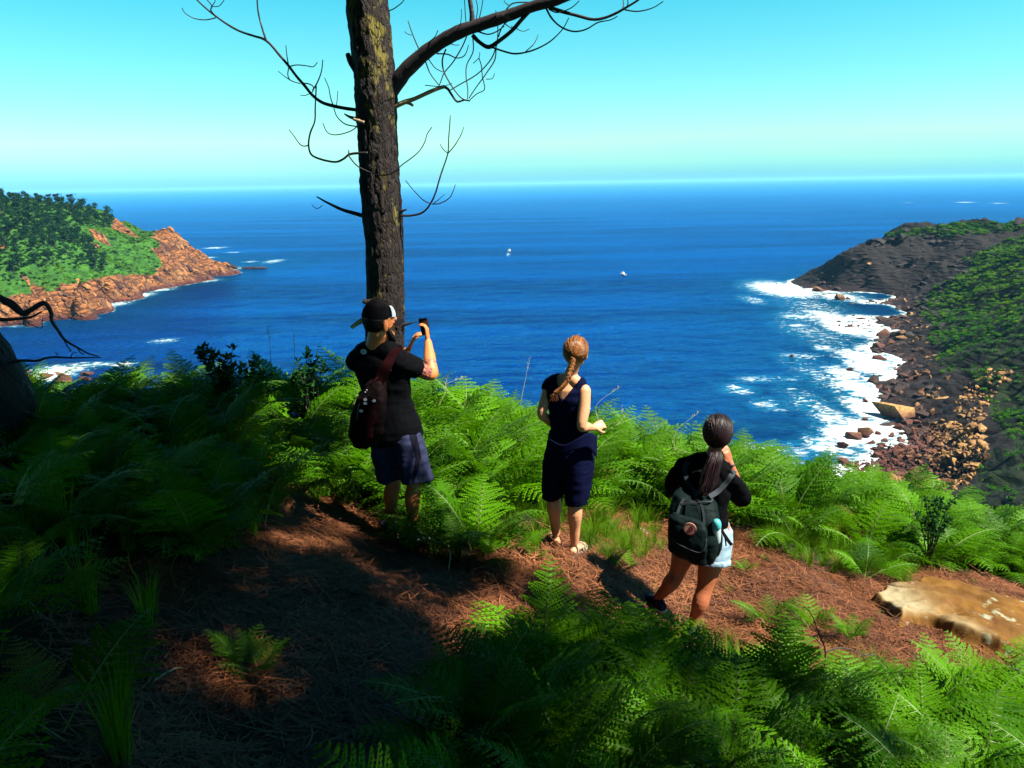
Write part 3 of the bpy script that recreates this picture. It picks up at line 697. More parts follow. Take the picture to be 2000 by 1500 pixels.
for _ in range(9000):
    x = rng.uniform(-8, 8); y = rng.uniform(1.0, 9.8); z = float(hN0(x, y)); px, py = proj(np.float64(x), np.float64(y), np.float64(z))
    if not (-300 < px < 2300 and py < 2300): continue
    k = [inpoly(px, py, q) for q in GRASSZ]; b = inpoly(px, py, BARE)
    if k[0]: 
        if rng.random() < .06: add_grass(x, y, rng.uniform(.28, .5), 3)
    elif k[1]:
        if rng.random() < .5: add_grass(x, y, rng.uniform(.2, .42))
    elif any(k):
        if rng.random() < .9: add_grass(x, y, rng.uniform(.14, .32)); add_grass(x + rng.uniform(-.08, .08), y + rng.uniform(-.08, .08), rng.uniform(.10, .24))
    elif not b and rng.random() < .25: add_grass(x, y, rng.uniform(.2, .4))
    elif b and rng.random() < (.022 if x < 0 else .06): add_grass(x, y, rng.uniform(.05, .14))
tag(scatter('grass', gp_, gr_, gs_, gi_, TU), kind='stuff')
print('grass', len(gp_))
# tall grass stalks standing above the fern line
def stalk(p0, p1, label, bend=.15, head=True):
    s = Soup(); mid = (p0 + p1) / 2 + Vector((bend * (p1 - p0).length, 0, 0))
    s.tube(spline([p0, mid, p1], 6), [0.0035 - .0002 * k for k in range(13)], 4)
    if head:
        d = (p1 - mid).normalized()
        for k in range(9):
            a = k * 2.4; q = p1 - d * (k * .014); o_ = Vector((math.cos(a), math.sin(a), 1.2)).normalized()
            s.tri(q, q + o_ * .03 + d * .01, q + o_ * .012 + d * .016)
    o = link('grass_stalk', s.mesh('grass_stalk', (M['straw'],))); tag(o, label, 'grass stalk', 'tall grass stalks above the fern line')
M['straw'] = m_simple('dry_straw', (0.35, 0.33, 0.16), 0.7, var=.3)
for (a, b, Y, lb, bd) in [((1016, 790), (1034, 702), 7.6, 'pale straight grass stalk rising above the ferns left of the woman in the dark dress', .0),
                       ((1168, 820), (1210, 757), 7.4, 'curved pale grass stalk with a drooping head right of the woman in the dark dress', -.3),
                       ((1205, 830), (1214, 796), 7.4, 'short fine grass stalk among ferns right of the woman in the dark dress', .25),
                       ((1318, 878), (1365, 806), 7.3, 'long thin grass stalk bending over left of the dark haired woman\'s head', -.25),
                       ((872, 760), (905, 738), 7.4, 'arching grass stalk right of the man\'s elbow', -.4),
                       ((858, 790), (872, 740), 7.2, 'upright grass stalk just below the man\'s elbow', .1),
                       ((529, 712), (523, 640), 7.6, 'tall thin dark stalk against the sea left of the man', .02),
                       ((575, 705), (573, 655), 7.7, 'short thin dark stalk against the sea near the man\'s shoulder', .02)]:
    stalk(P(*a, Y), P(*b, Y + .05), lb, bd)

# ------------------------------------------------------------------ needle litter on the path
t = NT('dry_needles'); oi = t.n('ObjectInfo'); c = t.mix(oi.outputs['Random'], (0.05, 0.012, 0.003), (0.27, 0.095, 0.030)); M['needles'] = t.done(t.bsdf(c, 0.7, spec=.3))
def litter_mesh(seed, n=34):
    r = random.Random(seed); s = Soup()
    for _ in range(n):
        a = r.uniform(0, 6.28); L = r.uniform(.035, .085); c = Vector((r.uniform(-.2, .2), r.uniform(-.2, .2), r.uniform(.001, .012))); d = Vector((math.cos(a), math.sin(a), r.uniform(-.12, .12)))
        w = Vector((-d.y, d.x, 0)) * r.uniform(.0012, .0026); bnd = Vector((-d.y, d.x, .1)) * L * r.uniform(-.2, .2)
        s.quad(c - d * L - w, c - d * L + w, c + bnd + w, c + bnd - w); s.quad(c + bnd - w, c + bnd + w, c + d * L + w, c + d * L - w)
    return s.mesh('litter', (M['needles'],))
LT = [hidden_proto('litter_source', litter_mesh(300 + i)) for i in range(5)]
lp, lr, ls, li = [], [], [], []
while len(lp) < 3800:
    x = rng.uniform(-3.5, 5.5); y = rng.uniform(1.2, 7.5); z = float(hN(x, y)); px, py = proj(np.float64(x), np.float64(y), np.float64(z))
    if not (-50 < px < 2100 and py < 1700) or not inpoly(px, py, BARE): continue
    e = .02; nx_ = -(float(hN0(x + e, y)) - float(hN0(x - e, y))) / (2 * e); ny_ = -(float(hN0(x, y + e)) - float(hN0(x, y - e))) / (2 * e)
    lp.append((x, y, z + .002)); q = Vector((nx_, ny_, 1)).to_track_quat('Z', 'Y'); q = q @ Euler((0, 0, rng.uniform(0, 6.28))).to_quaternion(); lr.append(tuple(q.to_euler())); s_ = rng.uniform(.7, 1.3); ls.append((s_,) * 3); li.append(int(rng.integers(0, 5)))
tag(scatter('needle_litter', lp, lr, ls, li, LT), kind='stuff')
# ------------------------------------------------------------------ the bare pine
def nz7(l): return [(340 + x * .3, y * .3) for x, y in l]
def nz8(l): return [(700 + x * .3, y * .3) for x, y in l]
TY = 7.2
trunk_px = [(717, -160, 78), (716, -60, 79), (717, 0, 80), (724, 70, 80), (731, 140, 84), (735, 190, 90), (736, 240, 80), (739, 320, 76), (746, 420, 77), (751, 500, 76), (752, 600, 74), (751, 690, 73), (750, 780, 76), (748, 840, 84), (746, 880, 104)]
pine = thing('bare_pine', 'tall pine trunk with lichen-covered bark and bare dead branches behind the man', 'tree', (P(748, 850, TY).x, TY, float(hN0(P(748, 850, TY).x, TY))))
ctr = []; rds = []
for x, y, w_ in trunk_px:
    p = P(x, y, TY); d = (p - Vector((0, 0, CAMZ))).length * math.cos(math.atan(math.hypot((x - 1000), (750 - y)) / FPX)); ctr.append(p); rds.append(w_ / FPX * d / 2)
ctr = ctr[::-1]; rds = rds[::-1]
cs = spline(ctr, 34); NS = len(cs); rr = np.interp(np.linspace(0, len(rds) - 1, NS), np.arange(len(rds)), rds)
SEG = 110; th = np.linspace(0, 2 * math.pi, SEG, endpoint=False)
C = np.array([tuple(c) for c in cs]); TH, ZI = np.meshgrid(th, np.arange(NS), indexing='xy')
Rb = rr[:, None]; zz = C[:, 2][:, None]
cx_, sx_ = np.cos(TH), np.sin(TH)
dsp = ridged(cx_ * 2.6 + 5, sx_ * 2.6, zz * 1.1, o=3, s=81) * .010 + (np.abs(vn(cx_ * 7, sx_ * 7, zz * 7, s=85)) ** .5) * .014 + vn(cx_ * 16, sx_ * 16, zz * 22, s=88) * .005 + vn(cx_ * .8, sx_ * .8, zz * 1.5, s=90) * .012
RR = Rb * .955 + dsp - .012
V = np.stack([C[:, 0][:, None] + RR * cx_, C[:, 1][:, None] + RR * sx_, np.broadcast_to(zz, RR.shape)], -1).reshape(-1, 3)
i = (np.arange(NS - 1)[:, None] * SEG + np.arange(SEG)[None]).ravel(); j = (np.arange(NS - 1)[:, None] * SEG + (np.arange(SEG)[None] + 1) % SEG).ravel()
F = np.stack([i, j, j + SEG, i + SEG], -1)
keep(link('trunk', mesh_np('trunk', V, F), M['bark'], smooth_=True), pine)
def yb(px, rj): return TY + ((745 - px) * .0012 if px < 745 else -(px - 745) * .0013) + rj
def branch(pts, d0, d1, parent, name='branch', mat='branch', rj0=0., rj1=0., sm=5, seg=7):
    n = len(pts); pp = [P(x, y, yb(x, rj0 + (rj1 - rj0) * k / (n - 1))) for k, (x, y) in enumerate(pts)]
    sp_ = spline(pp, sm); m = len(sp_); k_ = .00071
    rad_ = [max(.0024, k_ * (d0 + (d1 - d0) * i / (m - 1))) * (1 + .1 * mnoise.noise(p * 14)) for i, p in enumerate(sp_)]
    sp_ = [p + mnoise.noise_vector(p * 6) * .006 for p in sp_]
    s = Soup(); s.tube(sp_, rad_, seg); o = link(name, s.mesh(name, (M[mat],), True)); return keep(o, pine) if parent is pine else subpart(o, parent)
def subpart(o, parent):
    o.parent = parent; return o
bpy.context.view_layer.update()
B1 = branch(nz7([(1215, 718), (1175, 715), (1100, 703), (1030, 690), (960, 665), (900, 620), (850, 560), (800, 500), (745, 430), (680, 350), (600, 265), (520, 235), (430, 205), (340, 155), (265, 100), (200, 45), (150, 0), (100, -50)]), 24, 9, pine)
for l, a, b in [([(600, 265), (565, 160), (545, 60), (538, -30)], 13, 9), ([(745, 430), (735, 380), (728, 295)], 8, 5), ([(745, 435), (800, 425), (870, 428), (905, 432), (935, 405)], 8, 5), ([(745, 440), (740, 490), (760, 525), (820, 545)], 8, 6), ([(760, 525), (720, 500), (675, 460)], 7, 4),
                ([(835, 545), (870, 545), (905, 565), (900, 600), (880, 600)], 8, 6), ([(900, 590), (930, 540), (960, 460), (970, 390)], 10, 6), ([(922, 560), (922, 640)], 8, 8), ([(265, 100), (240, 65), (245, 35), (205, -12)], 10, 6), ([(245, 38), (290, 40), (325, 0), (340, -30)], 6, 4), ([(245, 38), (262, 15), (270, -20)], 6, 4),
                ([(270, 115), (200, 130), (130, 120), (75, 85), (52, 48)], 8, 5), ([(880, 610), (850, 620), (820, 617)], 6, 4), ([(1040, 695), (1020, 640), (1005, 570), (978, 505)], 8, 5), ([(1055, 695), (1062, 660), (1067, 590)], 6, 4)]:
    branch(nz7(l), a, b, B1, 'twig', rj1=random.uniform(-.12, .12), seg=5)
branch(nz7([(1210, 822), (1175, 820), (1110, 805), (1060, 760), (1040, 705)]), 9, 6, pine); branch(nz7([(1200, 815), (1150, 850), (1060, 875), (1000, 860), (968, 798)]), 8, 5, pine)
B3 = branch(nz7([(1260, 995), (1180, 1000), (1135, 1010), (1100, 1035), (1040, 1055), (930, 1030), (885, 1000), (873, 940), (885, 870), (915, 790), (920, 700), (922, 640), (924, 560)]), 16, 8, pine, rj0=-.20, rj1=0)
branch(nz7([(873, 945), (840, 950), (815, 935), (785, 890), (750, 845)]), 8, 5, B3, 'twig', rj0=-.08); branch(nz7([(1135, 1010), (1138, 995), (1132, 975)]), 14, 4, B3, 'twig', rj0=-.2, rj1=-.2)
B4 = branch(nz7([(1135, 1012), (1200, 1085), (1300, 1130), (1380, 1140), (1440, 1115), (1480, 1075), (1580, 1000), (1630, 930), (1650, 870), (1680, 825)]), 9, 5, B3, 'twig', rj0=-.22, rj1=-.22)
branch(nz7([(1460, 1090), (1400, 1065), (1365, 1020), (1360, 960), (1370, 900)]), 6, 5, B3, 'twig', rj0=-.23, rj1=-.24)
branch(nz7([(1270, 1415), (1235, 1405), (1130, 1375), (1050, 1345), (980, 1310), (930, 1280)]), 34, 9, pine); branch(nz7([(965, 1338), (935, 1358), (910, 1350), (898, 1330)]), 5, 4, pine, 'twig')
B6 = branch(nz7([(1450, 1405), (1490, 1405), (1560, 1400), (1620, 1380), (1670, 1325), (1710, 1230), (1745, 1120), (1780, 1000), (1788, 900), (1800, 750)]), 16, 6, pine)
for l, a, b in [([(1780, 1000), (1830, 940), (1870, 880), (1888, 828)], 7, 4), ([(1780, 998), (1750, 970), (1732, 935)], 6, 4), ([(1670, 1325), (1620, 1300), (1560, 1240), (1505, 1175)], 8, 5), ([(1680, 1328), (1730, 1325), (1790, 1290), (1815, 1250), (1832, 1203)], 8, 5), ([(1690, 1325), (1720, 1300), (1760, 1265)], 6, 4)]:
    branch(nz7(l), a, b, B6, 'twig', rj1=random.uniform(-.1, .1), seg=5)
branch(nz7([(1470, 1385), (1490, 1372), (1515, 1362)]), 22, 8, pine, 'branch_stub')
branch(nz7([(1320, 700), (1290, 640), (1230, 540), (1180, 450), (1150, 400), (1135, 352)]), 62, 30, pine, 'branch_stub', 'bark', rj0=-.16, rj1=-.05, seg=14)
branch(nz7([(1250, 800), (1180, 775), (1140, 760), (1110, 742)]), 30, 8, pine, 'branch_stub', rj0=-.14)
o_ = branch(nz7([(1240, 798), (1200, 785), (1168, 775)]), 26, 20, pine, 'branch_stub', 'dead_wood', rj0=-.2, rj1=-.2)
B9 = branch(nz8([(140, 690), (200, 600), (240, 550), (300, 470), (380, 390), (480, 310), (600, 235), (720, 185), (850, 140), (1000, 90), (1150, 40), (1320, -10), (1450, -70)]), 105, 52, pine, seg=14)
for l, a, b in [([(735, 180), (740, 100), (725, 0), (722, -30)], 38, 24), ([(745, 230), (790, 275), (850, 305), (920, 265), (1000, 200), (1060, 130), (1130, 60)], 26, 22), ([(870, 305), (950, 335), (1020, 350), (1100, 340), (1180, 310), (1260, 260), (1330, 190), (1370, 115)], 13, 5), ([(1090, 337), (1140, 285), (1170, 225)], 7, 4),
                ([(1210, 35), (1330, 75), (1420, 100), (1520, 125), (1600, 115), (1680, 85), (1740, 50), (1820, 0), (1850, -30)], 22, 10), ([(1735, 65), (1820, 70), (1920, 50), (1985, 10)], 9, 5), ([(1720, 60), (1725, 20), (1718, -15)], 8, 5), ([(1750, 50), (1755, 15), (1750, -15)], 7, 5),
                ([(1220, 50), (1260, 120), (1320, 175), (1400, 205), (1480, 190), (1560, 145), (1640, 130), (1685, 108)], 13, 5), ([(1240, 60), (1290, 80), (1350, 65), (1400, 40), (1440, 5)], 8, 5), ([(570, 320), (548, 390), (560, 470), (600, 550), (650, 620), (690, 650), (725, 655)], 10, 7), ([(510, 350), (580, 355), (640, 380), (690, 360), (715, 290)], 9, 5),
                ([(705, 240), (660, 330), (620, 400), (560, 470), (540, 520), (525, 560)], 8, 6), ([(440, 400), (470, 480), (520, 550)], 8, 6), ([(460, 385), (500, 440), (550, 468)], 6, 5), ([(415, 360), (370, 270), (340, 190), (322, 135)], 9, 5), ([(345, 230), (320, 222), (298, 205)], 5, 4), ([(405, 355), (385, 342), (370, 328)], 5, 4), ([(445, 335), (460, 280), (500, 240), (518, 200)], 7, 5),
                ([(645, 210), (668, 150), (670, 60)], 6, 4), ([(745, 230), (745, 330), (705, 420), (700, 500), (712, 580), (712, 645)], 7, 6), ([(745, 410), (785, 375), (790, 340)], 5, 4), ([(785, 380), (800, 430), (805, 500), (820, 580), (770, 610), (725, 650)], 6, 6), ([(900, 300), (890, 390), (830, 480), (770, 560), (720, 640)], 8, 6), ([(905, 290), (870, 380), (800, 460), (720, 520), (620, 575), (590, 590)], 8, 6),
                ([(830, 515), (870, 510), (885, 478)], 5, 4), ([(905, 290), (910, 200), (895, 65)], 7, 5), ([(915, 240), (940, 170), (1010, 100), (1060, 60)], 8, 6), ([(780, 205), (840, 222), (900, 205), (950, 170)], 10, 6), ([(705, 170), (695, 80), (690, -10)], 6, 5), ([(760, 150), (775, 60), (765, 0), (760, -20)], 6, 5), ([(780, 140), (800, 60), (812, -20)], 7, 5), ([(945, 85), (1000, 25), (1100, 15), (1150, 18)], 9, 7), ([(985, 40), (955, 20), (948, -5)], 6, 4), ([(950, 150), (995, 180), (1000, 165)], 6, 4), ([(1020, 180), (1070, 205), (1112, 190)], 5, 4), ([(1120, 60), (1200, -10), (1260, -40)], 26, 20), ([(600, 285), (630, 293), (655, 292)], 5, 4)]:
    branch(nz8(l), a, b, B9, 'twig', rj1=random.uniform(-.15, .15) if a < 12 else 0, seg=6 if a > 12 else 5)
B10 = branch(nz8([(200, 700), (245, 688), (300, 665), (360, 645), (440, 610), (520, 575), (560, 565)]), 34, 20, pine, 'branch', 'dead_wood', seg=9)
branch(nz8([(550, 562), (580, 580), (600, 610), (640, 660), (690, 650), (725, 655)]), 18, 9, B10, 'twig'); branch(nz8([(300, 662), (330, 672), (355, 690)]), 24, 16, B10, 'twig', 'dead_wood'); branch(nz8([(435, 555), (540, 562), (610, 545)]), 5, 4, B10, 'twig')
branch(nz8([(190, 75), (230, 60), (280, 20), (310, -20)]), 8, 5, pine)
# lower stubs near the man's head
branch([(745, 585), (722, 590), (708, 588)], 40, 34, pine, 'branch_stub', 'bark', rj0=-.15, rj1=-.2, seg=9)
branch([(735, 622), (708, 626), (694, 634), (686, 640)], 44, 26, pine, 'branch_stub', 'dead_wood', rj0=-.05, rj1=-.1, seg=9)
branch([(780, 638), (795, 633), (808, 629)], 26, 8, pine, 'branch_stub', rj0=0, rj1=0)

# ------------------------------------------------------------------ leaning trunk at the left edge
def nz4(l): return [(x / 7.5, 560 + y / 7.5) for x, y in l]
LY = 5.6
lean = thing('leaning_pine', 'dark leaning pine trunk with broken dead branches at the left edge', 'tree', tuple(P(10, 800, LY)))
bpy.context.view_layer.update()
lc = [P(-350, 300, LY + .8), P(-250, 420, LY + .6), P(-160, 540, LY + .3), P(-98, 640, LY + .1), P(-55, 720, LY), P(-25, 800, LY), P(0, 900, LY)]
ls_ = spline(lc, 24); m = len(ls_); lrad = np.interp(np.linspace(0, 6, m), range(7), [.20, .22, .24, .27, .30, .34, .44])
C = np.array([tuple(c) for c in ls_]); TH, _ = np.meshgrid(th, np.arange(m), indexing='xy'); cx_, sx_ = np.cos(TH), np.sin(TH); zz = C[:, 2][:, None]
RR = lrad[:, None] * .93 + ridged(cx_ * 2.6, sx_ * 2.6, zz * 1.1, o=3, s=181) * .014 + np.abs(vn(cx_ * 7, sx_ * 7, zz * 7, s=185)) ** .5 * .018
V = np.stack([C[:, 0][:, None] + RR * cx_, C[:, 1][:, None] + RR * sx_, np.broadcast_to(zz, RR.shape)], -1).reshape(-1, 3)
i = (np.arange(m - 1)[:, None] * SEG + np.arange(SEG)[None]).ravel(); j = (np.arange(m - 1)[:, None] * SEG + (np.arange(SEG)[None] + 1) % SEG).ravel()
keep(link('trunk', mesh_np('trunk', V, np.stack([i, j, j + SEG, i + SEG], -1)), M['bark'], smooth_=True), lean)
def lbranch(pts, r0, r1, name='branch', dy=0.):
    pp = [P(x, y, LY + dy) for x, y in pts]; sp_ = spline(pp, 5); n = len(sp_); s = Soup()
    s.tube([p + mnoise.noise_vector(p * 7) * .01 for p in sp_], [(r0 + (r1 - r0) * k / (n - 1)) for k in range(n)], 7)
    keep(link(name, s.mesh(name, (M['branch'],), True)), lean)
lbranch(nz4([(-400, 1120), (-100, 1125), (150, 1110), (330, 1085), (550, 1095), (700, 1050), (900, 1032), (1100, 1040), (1300, 1035), (1480, 1042)]), .014, .004)
lbranch(nz4([(-1150, -120), (-700, -160), (-300, -80), (-60, 120), (150, 250), (330, 385), (450, 325), (620, 252), (700, 310), (750, 400), (760, 500), (850, 650), (930, 765), (1100, 880), (1250, 960), (1450, 1020)]), .030, .004)
lbranch(nz4([(-800, 500), (-200, 470), (0, 482), (180, 478), (330, 460), (480, 420), (600, 365)]), .018, .006); lbranch(nz4([(60, 200), (200, 260), (330, 385)]), .03, .02)
lbranch(nz4([(930, 780), (980, 870), (1025, 930), (1000, 940)]), .005, .003, 'twig'); lbranch(nz4([(1110, 885), (1160, 960), (1240, 1000)]), .005, .003, 'twig'); lbranch(nz4([(330, 480), (480, 560), (610, 610), (620, 520), (625, 450)]), .003, .0025, 'twig')
lbranch(nz4([(850, 1035), (840, 980), (800, 960)]), .004, .003, 'twig'); lbranch(nz4([(1020, 1035), (1050, 970), (1100, 960)]), .004, .003, 'twig'); pass

# ------------------------------------------------------------------ pines behind the viewer: crowns laid out along sun rays from the ground to be shaded
def puff_mesh(seed, n=170):
    r = random.Random(seed); s = Soup()
    for _ in range(n):
        v = Vector((r.gauss(0, 1), r.gauss(0, 1), r.gauss(0, .7))).normalized() * r.uniform(.15, .5); v.z *= .6
        d = Vector((r.gauss(0, 1), r.gauss(0, 1), r.gauss(0, .6))).normalized(); sd_ = d.cross(Vector((r.gauss(0, 1), r.gauss(0, 1), r.gauss(0, 1)))).normalized() * r.uniform(.012, .03)
        L = r.uniform(.08, .18); s.quad(v - d * L - sd_ * .2, v - sd_, v + d * L, v + sd_)
    return s.mesh('needle_spray', (M['pine'],))
PUF = [hidden_proto('spray_source', puff_mesh(400 + i)) for i in range(3)]
SH = Vector((TO_SUN.x / TO_SUN.z, TO_SUN.y / TO_SUN.z, 1))
DARK = [(-17, 9.5), (-2.6, 9.5), (-1.95, 8.0), (-1.7, 6.6), (-1.75, 5.6), (-1.15, 5.15), (-.95, 4.75), (-.45, 4.35), (-.25, 3.9), (-.2, 3.4), (0.0, 3.0), (.3, 2.2), (.6, 1.2), (1.5, -2.0), (3.0, -12.0), (-17, -12.0)]  # ground to shade, widened so the added foliage also dims skylight
HALF = [(-.45, 4.35), (.2, 4.1), (.85, 3.8), (1.3, 3.5), (1.35, 2.6), (1.3, 1.5), (2.0, -2), (-1, -2), (-1, 3)]
_b = lambda x, y, t: ((x, y), (x - SH.x * t, y - SH.y * t))
BANDS = [(*_b(-1.25, 7.2, 7.0), .30), (*_b(-.72, 5.1, 1.9), .08), (*_b(-.55, 5.1, 1.9), .02)]
DAP = [(-2.4, 6.3), (-1.5, 5.6), (-1.0, 5.0), (-.3, 4.75), (.45, 4.5), (.5, 3.9), (.2, 3.4), (-1, 3.4)]
def segd(x, y, a, b):
    dx, dy = b[0] - a[0], b[1] - a[1]; u = max(0, min(1, ((x - a[0]) * dx + (y - a[1]) * dy) / (dx * dx + dy * dy))); return math.hypot(x - a[0] - u * dx, y - a[1] - u * dy)
# gaps that let light through: (x, y, radius, keep)
GAPS = [(-1.02, 2.72, .12), (-1.35, 6.9, .22), (-2.35, 6.5, .12), (-1.3, 4.45, .20), (-.95, 4.2, .16), (-1.15, 3.95, .08), (-.45, 4.05, .22), (-.25, 3.55, .14), (-1.9, 6.0, .16), (.9, 2.5, .2), (1.3, 2.2, .2), (.35, 2.75, .08)]
crown = [[], [], [], []]; n_ = 0
trunks = [(4.2, -2.6), (1.0, -8.0), (-3.2, -3.4), (-9.5, -1.5)]
while n_ < 19000:
    gx_ = rng.uniform(-17, 3.5); gy_ = rng.uniform(-12, 9.5)
    if not inpoly(np.float64(gx_), np.float64(gy_), DARK) and not (rng.random() < .42 and inpoly(np.float64(gx_), np.float64(gy_), HALF)) and not (inpoly(np.float64(gx_), np.float64(gy_), DAP) and float(vn(gx_ * 3.1, gy_ * 3.1, s=901)) > -.22): continue
    if any(segd(gx_, gy_, a, b) < w_ + .2 for a, b, w_ in BANDS): continue
    edge = min(math.hypot(gx_ - a, gy_ - b) for a, b in DARK)
    if any(math.hypot(gx_ - a, (gy_ - b)) < r_ + .17 for a, b, r_ in GAPS) and float(vn(gx_ * 5.3, gy_ * 5.3, s=905)) > -.3: continue
    z0 = float(hN0(gx_, gy_)); h = rng.uniform(4.4, 9.5)
    p = Vector((gx_, gy_, z0)) + SH * h
    px, py = proj(np.float64(p.x), np.float64(p.y), np.float64(p.z))
    if p.y > .3 and py > -260: continue
    k = min(range(4), key=lambda q: math.hypot(p.x - trunks[q][0], p.y - trunks[q][1])); crown[k].append(p); n_ += 1
for k, (tx, ty) in enumerate(trunks):
    if not crown[k]: continue
    z0 = float(hN0(tx, ty)); nm = ['living pine with a dense crown behind the viewer right of the path', 'living pine with a dense crown farthest uphill behind the viewer', 'living pine with a dense crown close behind the viewer on the left', 'living pine with a dense crown far out left of the viewer'][k]
    tr = thing('pine_tree', nm, 'tree', (tx, ty, z0), 'pines uphill behind the viewer'); bpy.context.view_layer.update()
    top = max(p.z for p in crown[k]) + .3; s = Soup(); pts = [Vector((tx + .1 * math.sin(a * 1.3), ty, z0 - .3 + (top - z0 + .3) * a / 10)) for a in range(11)]
    s.tube(pts, [.2 - .015 * a for a in range(11)], 16); keep(link('trunk', s.mesh('trunk', (M['bark'],), True)), tr)
    cr = crown[k]; n = len(cr)
    so_ = scatter('crown', [tuple(p) for p in cr], [(rng.uniform(-.5, .5), rng.uniform(-.5, .5), rng.uniform(0, 6.3)) for _ in cr], [(rng.uniform(.36, .68),) * 3 for _ in cr], [int(rng.integers(0, 3)) for _ in cr], PUF)
    keep(so_, tr); so_['kind'] = 'stuff'
    for q in range(0, n, max(1, n // 22)):
        e = cr[q]; b0 = Vector((tx, ty, max(z0 + 2.5, e.z - .9))); s = Soup(); s.tube(spline([b0, (b0 + e) / 2 + Vector((0, 0, .25)), e], 4), [.045 - .0045 * a for a in range(9)], 6)
        keep(link('branch', s.mesh('branch', (M['branch'],), True)), tr)
# ------------------------------------------------------------------ far shores: stones, trees, scrub, boats
def nrm_at(h, x, y, e=1.5):
    a = float(h(np.array([x + e]), np.array([y]))[0] - h(np.array([x - e]), np.array([y]))[0]) / (2 * e)
    b = float(h(np.array([x]), np.array([y + e]))[0] - h(np.array([x]), np.array([y - e]))[0]) / (2 * e)
    return Vector((-a, -b, 1)).normalized()
def pick(X, Y, Z, px, py, poly, n, cond=None):
    m = inpoly(px, py, poly)
    if cond is not None: m &= cond
    ii = np.argwhere(m); 
    if len(ii) == 0: return []
    s_ = ii[rng.integers(0, len(ii), n)]
    dx = X[1, 0] - X[0, 0]; dy = Y[0, 1] - Y[0, 0]
    return [(float(X[a, b] + rng.uniform(-.5, .5) * dx), float(Y[a, b] + rng.uniform(-.5, .5) * dy), float(Z[a, b])) for a, b in s_]
RKM = [rock_mesh('boulder', 500 + i, *s_, n=nn) for i, (s_, nn) in enumerate([((1, .8, .6), 16), ((1, .7, .5), 20), ((1, 1, .8), 16), ((1.3, .7, .45), 18), ((1, .9, .7), 22), ((1.5, .8, .4), 16)])]
RKD = [m.copy() for m in RKM]; RKL = [m.copy() for m in RKM]
for m_ in RKM: m_.materials.append(M['stoneR'])
for m_ in RKD: m_.materials.append(M['stoneD'])
for m_ in RKL: m_.materials.append(M['stoneL'])
SLM = [rock_mesh('rock_slab', 520 + i, 1, .42, .26, n=18) for i in range(5)]
SLD = [m.copy() for m in SLM]
for m_ in SLM: m_.materials.append(M['stoneL'])
for m_ in SLD: m_.materials.append(M['stoneD'])
def put(name, me, p, size, quat, parent, sz=(1, 1, 1)):
    o = bpy.data.objects.new(name, me); COL.objects.link(o); o.parent = parent; o.location = p
    o.rotation_mode = 'QUATERNION'; o.rotation_quaternion = quat; o.scale = (size * sz[0], size * sz[1], size * sz[2]); return o
def rq(): return Euler((rng.uniform(-.5, .5), rng.uniform(-.5, .5), rng.uniform(0, 6.28))).to_quaternion()
BEACH = [(1640, 905), (1690, 878), (1765, 862), (1795, 832), (1850, 818), (1905, 836), (1932, 880), (1905, 930), (1850, 965), (1780, 955), (1700, 945), (1640, 930)]
for x, y, z in pick(XR, YR, ZR, pxr, pyr, BEACH, 150): s_ = rng.uniform(1.1, 2.9) ** 1; put('boulder', RKM[rng.integers(0, 6)], (x, y, z + .1 * s_), s_, rq(), headR)
for x, y, z in pick(XR, YR, ZR, pxr, pyr, [(1590, 565), (1700, 575), (1790, 600), (1800, 650), (1760, 700), (1700, 760), (1690, 700), (1640, 640)], 46, ZR < 9): s_ = rng.uniform(2.2, 6.0); put('boulder', (RKM if rng.random() < .3 else RKD)[rng.integers(0, 6)], (x, y, z), s_, rq(), headR)
for x, y, z in pick(XR, YR, ZR, pxr, pyr, [(1690, 700), (1760, 700), (1790, 780), (1830, 850), (1740, 840), (1700, 770)], 38): s_ = rng.uniform(1.2, 4.0); put('boulder', (RKM if rng.random() < .3 else RKD)[rng.integers(0, 6)], (x, y, z), s_, rq(), headR)
for x, y, z in pick(XR, YR, ZR, pxr, pyr, [(1855, 840), (1880, 760), (1960, 700), (1985, 720), (1930, 790), (1900, 850)], 42): s_ = rng.uniform(.8, 2.6); put('boulder', RKM[rng.integers(0, 6)], (x, y, z), s_, rq(), headR)
for (a, b, s_) in [(1665, 856, 4.2), (1690, 850, 5.4), (1645, 874, 3.0), (1740, 852, 2.2), (1755, 838, 3), (1728, 862, 2), (1715, 848, 1.6), (1735, 815, 9), (1500, 905, 2.6), (1546, 697, 2.0), (1660, 724, 2.6), (1692, 785, 2), (1755, 857, 1.6), (1775, 845, 1.7), (1700, 868, 2), (1690, 820, 1.6), (1720, 702, 4), (1600, 570, 6), (1640, 585, 7)]:
    p = S(a, b); put('boulder', RKM[rng.integers(0, 6)], (p.x, p.y, .15 * s_ if s_ < 8 else 2.0), s_, rq(), headR)
for (a, b, Y, s_) in [(1895, 830, 163, 3.2), (1918, 836, 162, 2.8), (1770, 450, 444, 5), (1790, 447, 444, 4), (1850, 443, 446, 6), (1870, 445, 446, 6), (1890, 452, 440, 7), (1700, 470, 440, 6), (1720, 472, 438, 6), (1740, 468, 438, 5), (1780, 520, 420, 5), (1782, 510, 420, 6), (1700, 515, 424, 4), (1710, 525, 424, 5), (1870, 535, 400, 6), (1900, 530, 395, 6), (1993, 433, 425, 8), (1830, 478, 432, 8), (1760, 461, 436, 7), (1845, 740, 214, 3), (1790, 735, 226, 3.5), (1840, 780, 195, 3), (1800, 768, 200, 2.5), (1770, 735, 230, 4)]:
    p = P(a, b, Y); put('boulder', (RKM if s_ < 5 else RKD)[rng.integers(0, 6)], p, s_, rq(), headR, (1, 1, .7))
q_p, q_r, q_s, q_i = [], [], [], []
RKMP = [hidden_proto('stone_source', m_) for m_ in RKM]; RKDP = [hidden_proto('stone_source', m_) for m_ in RKD]
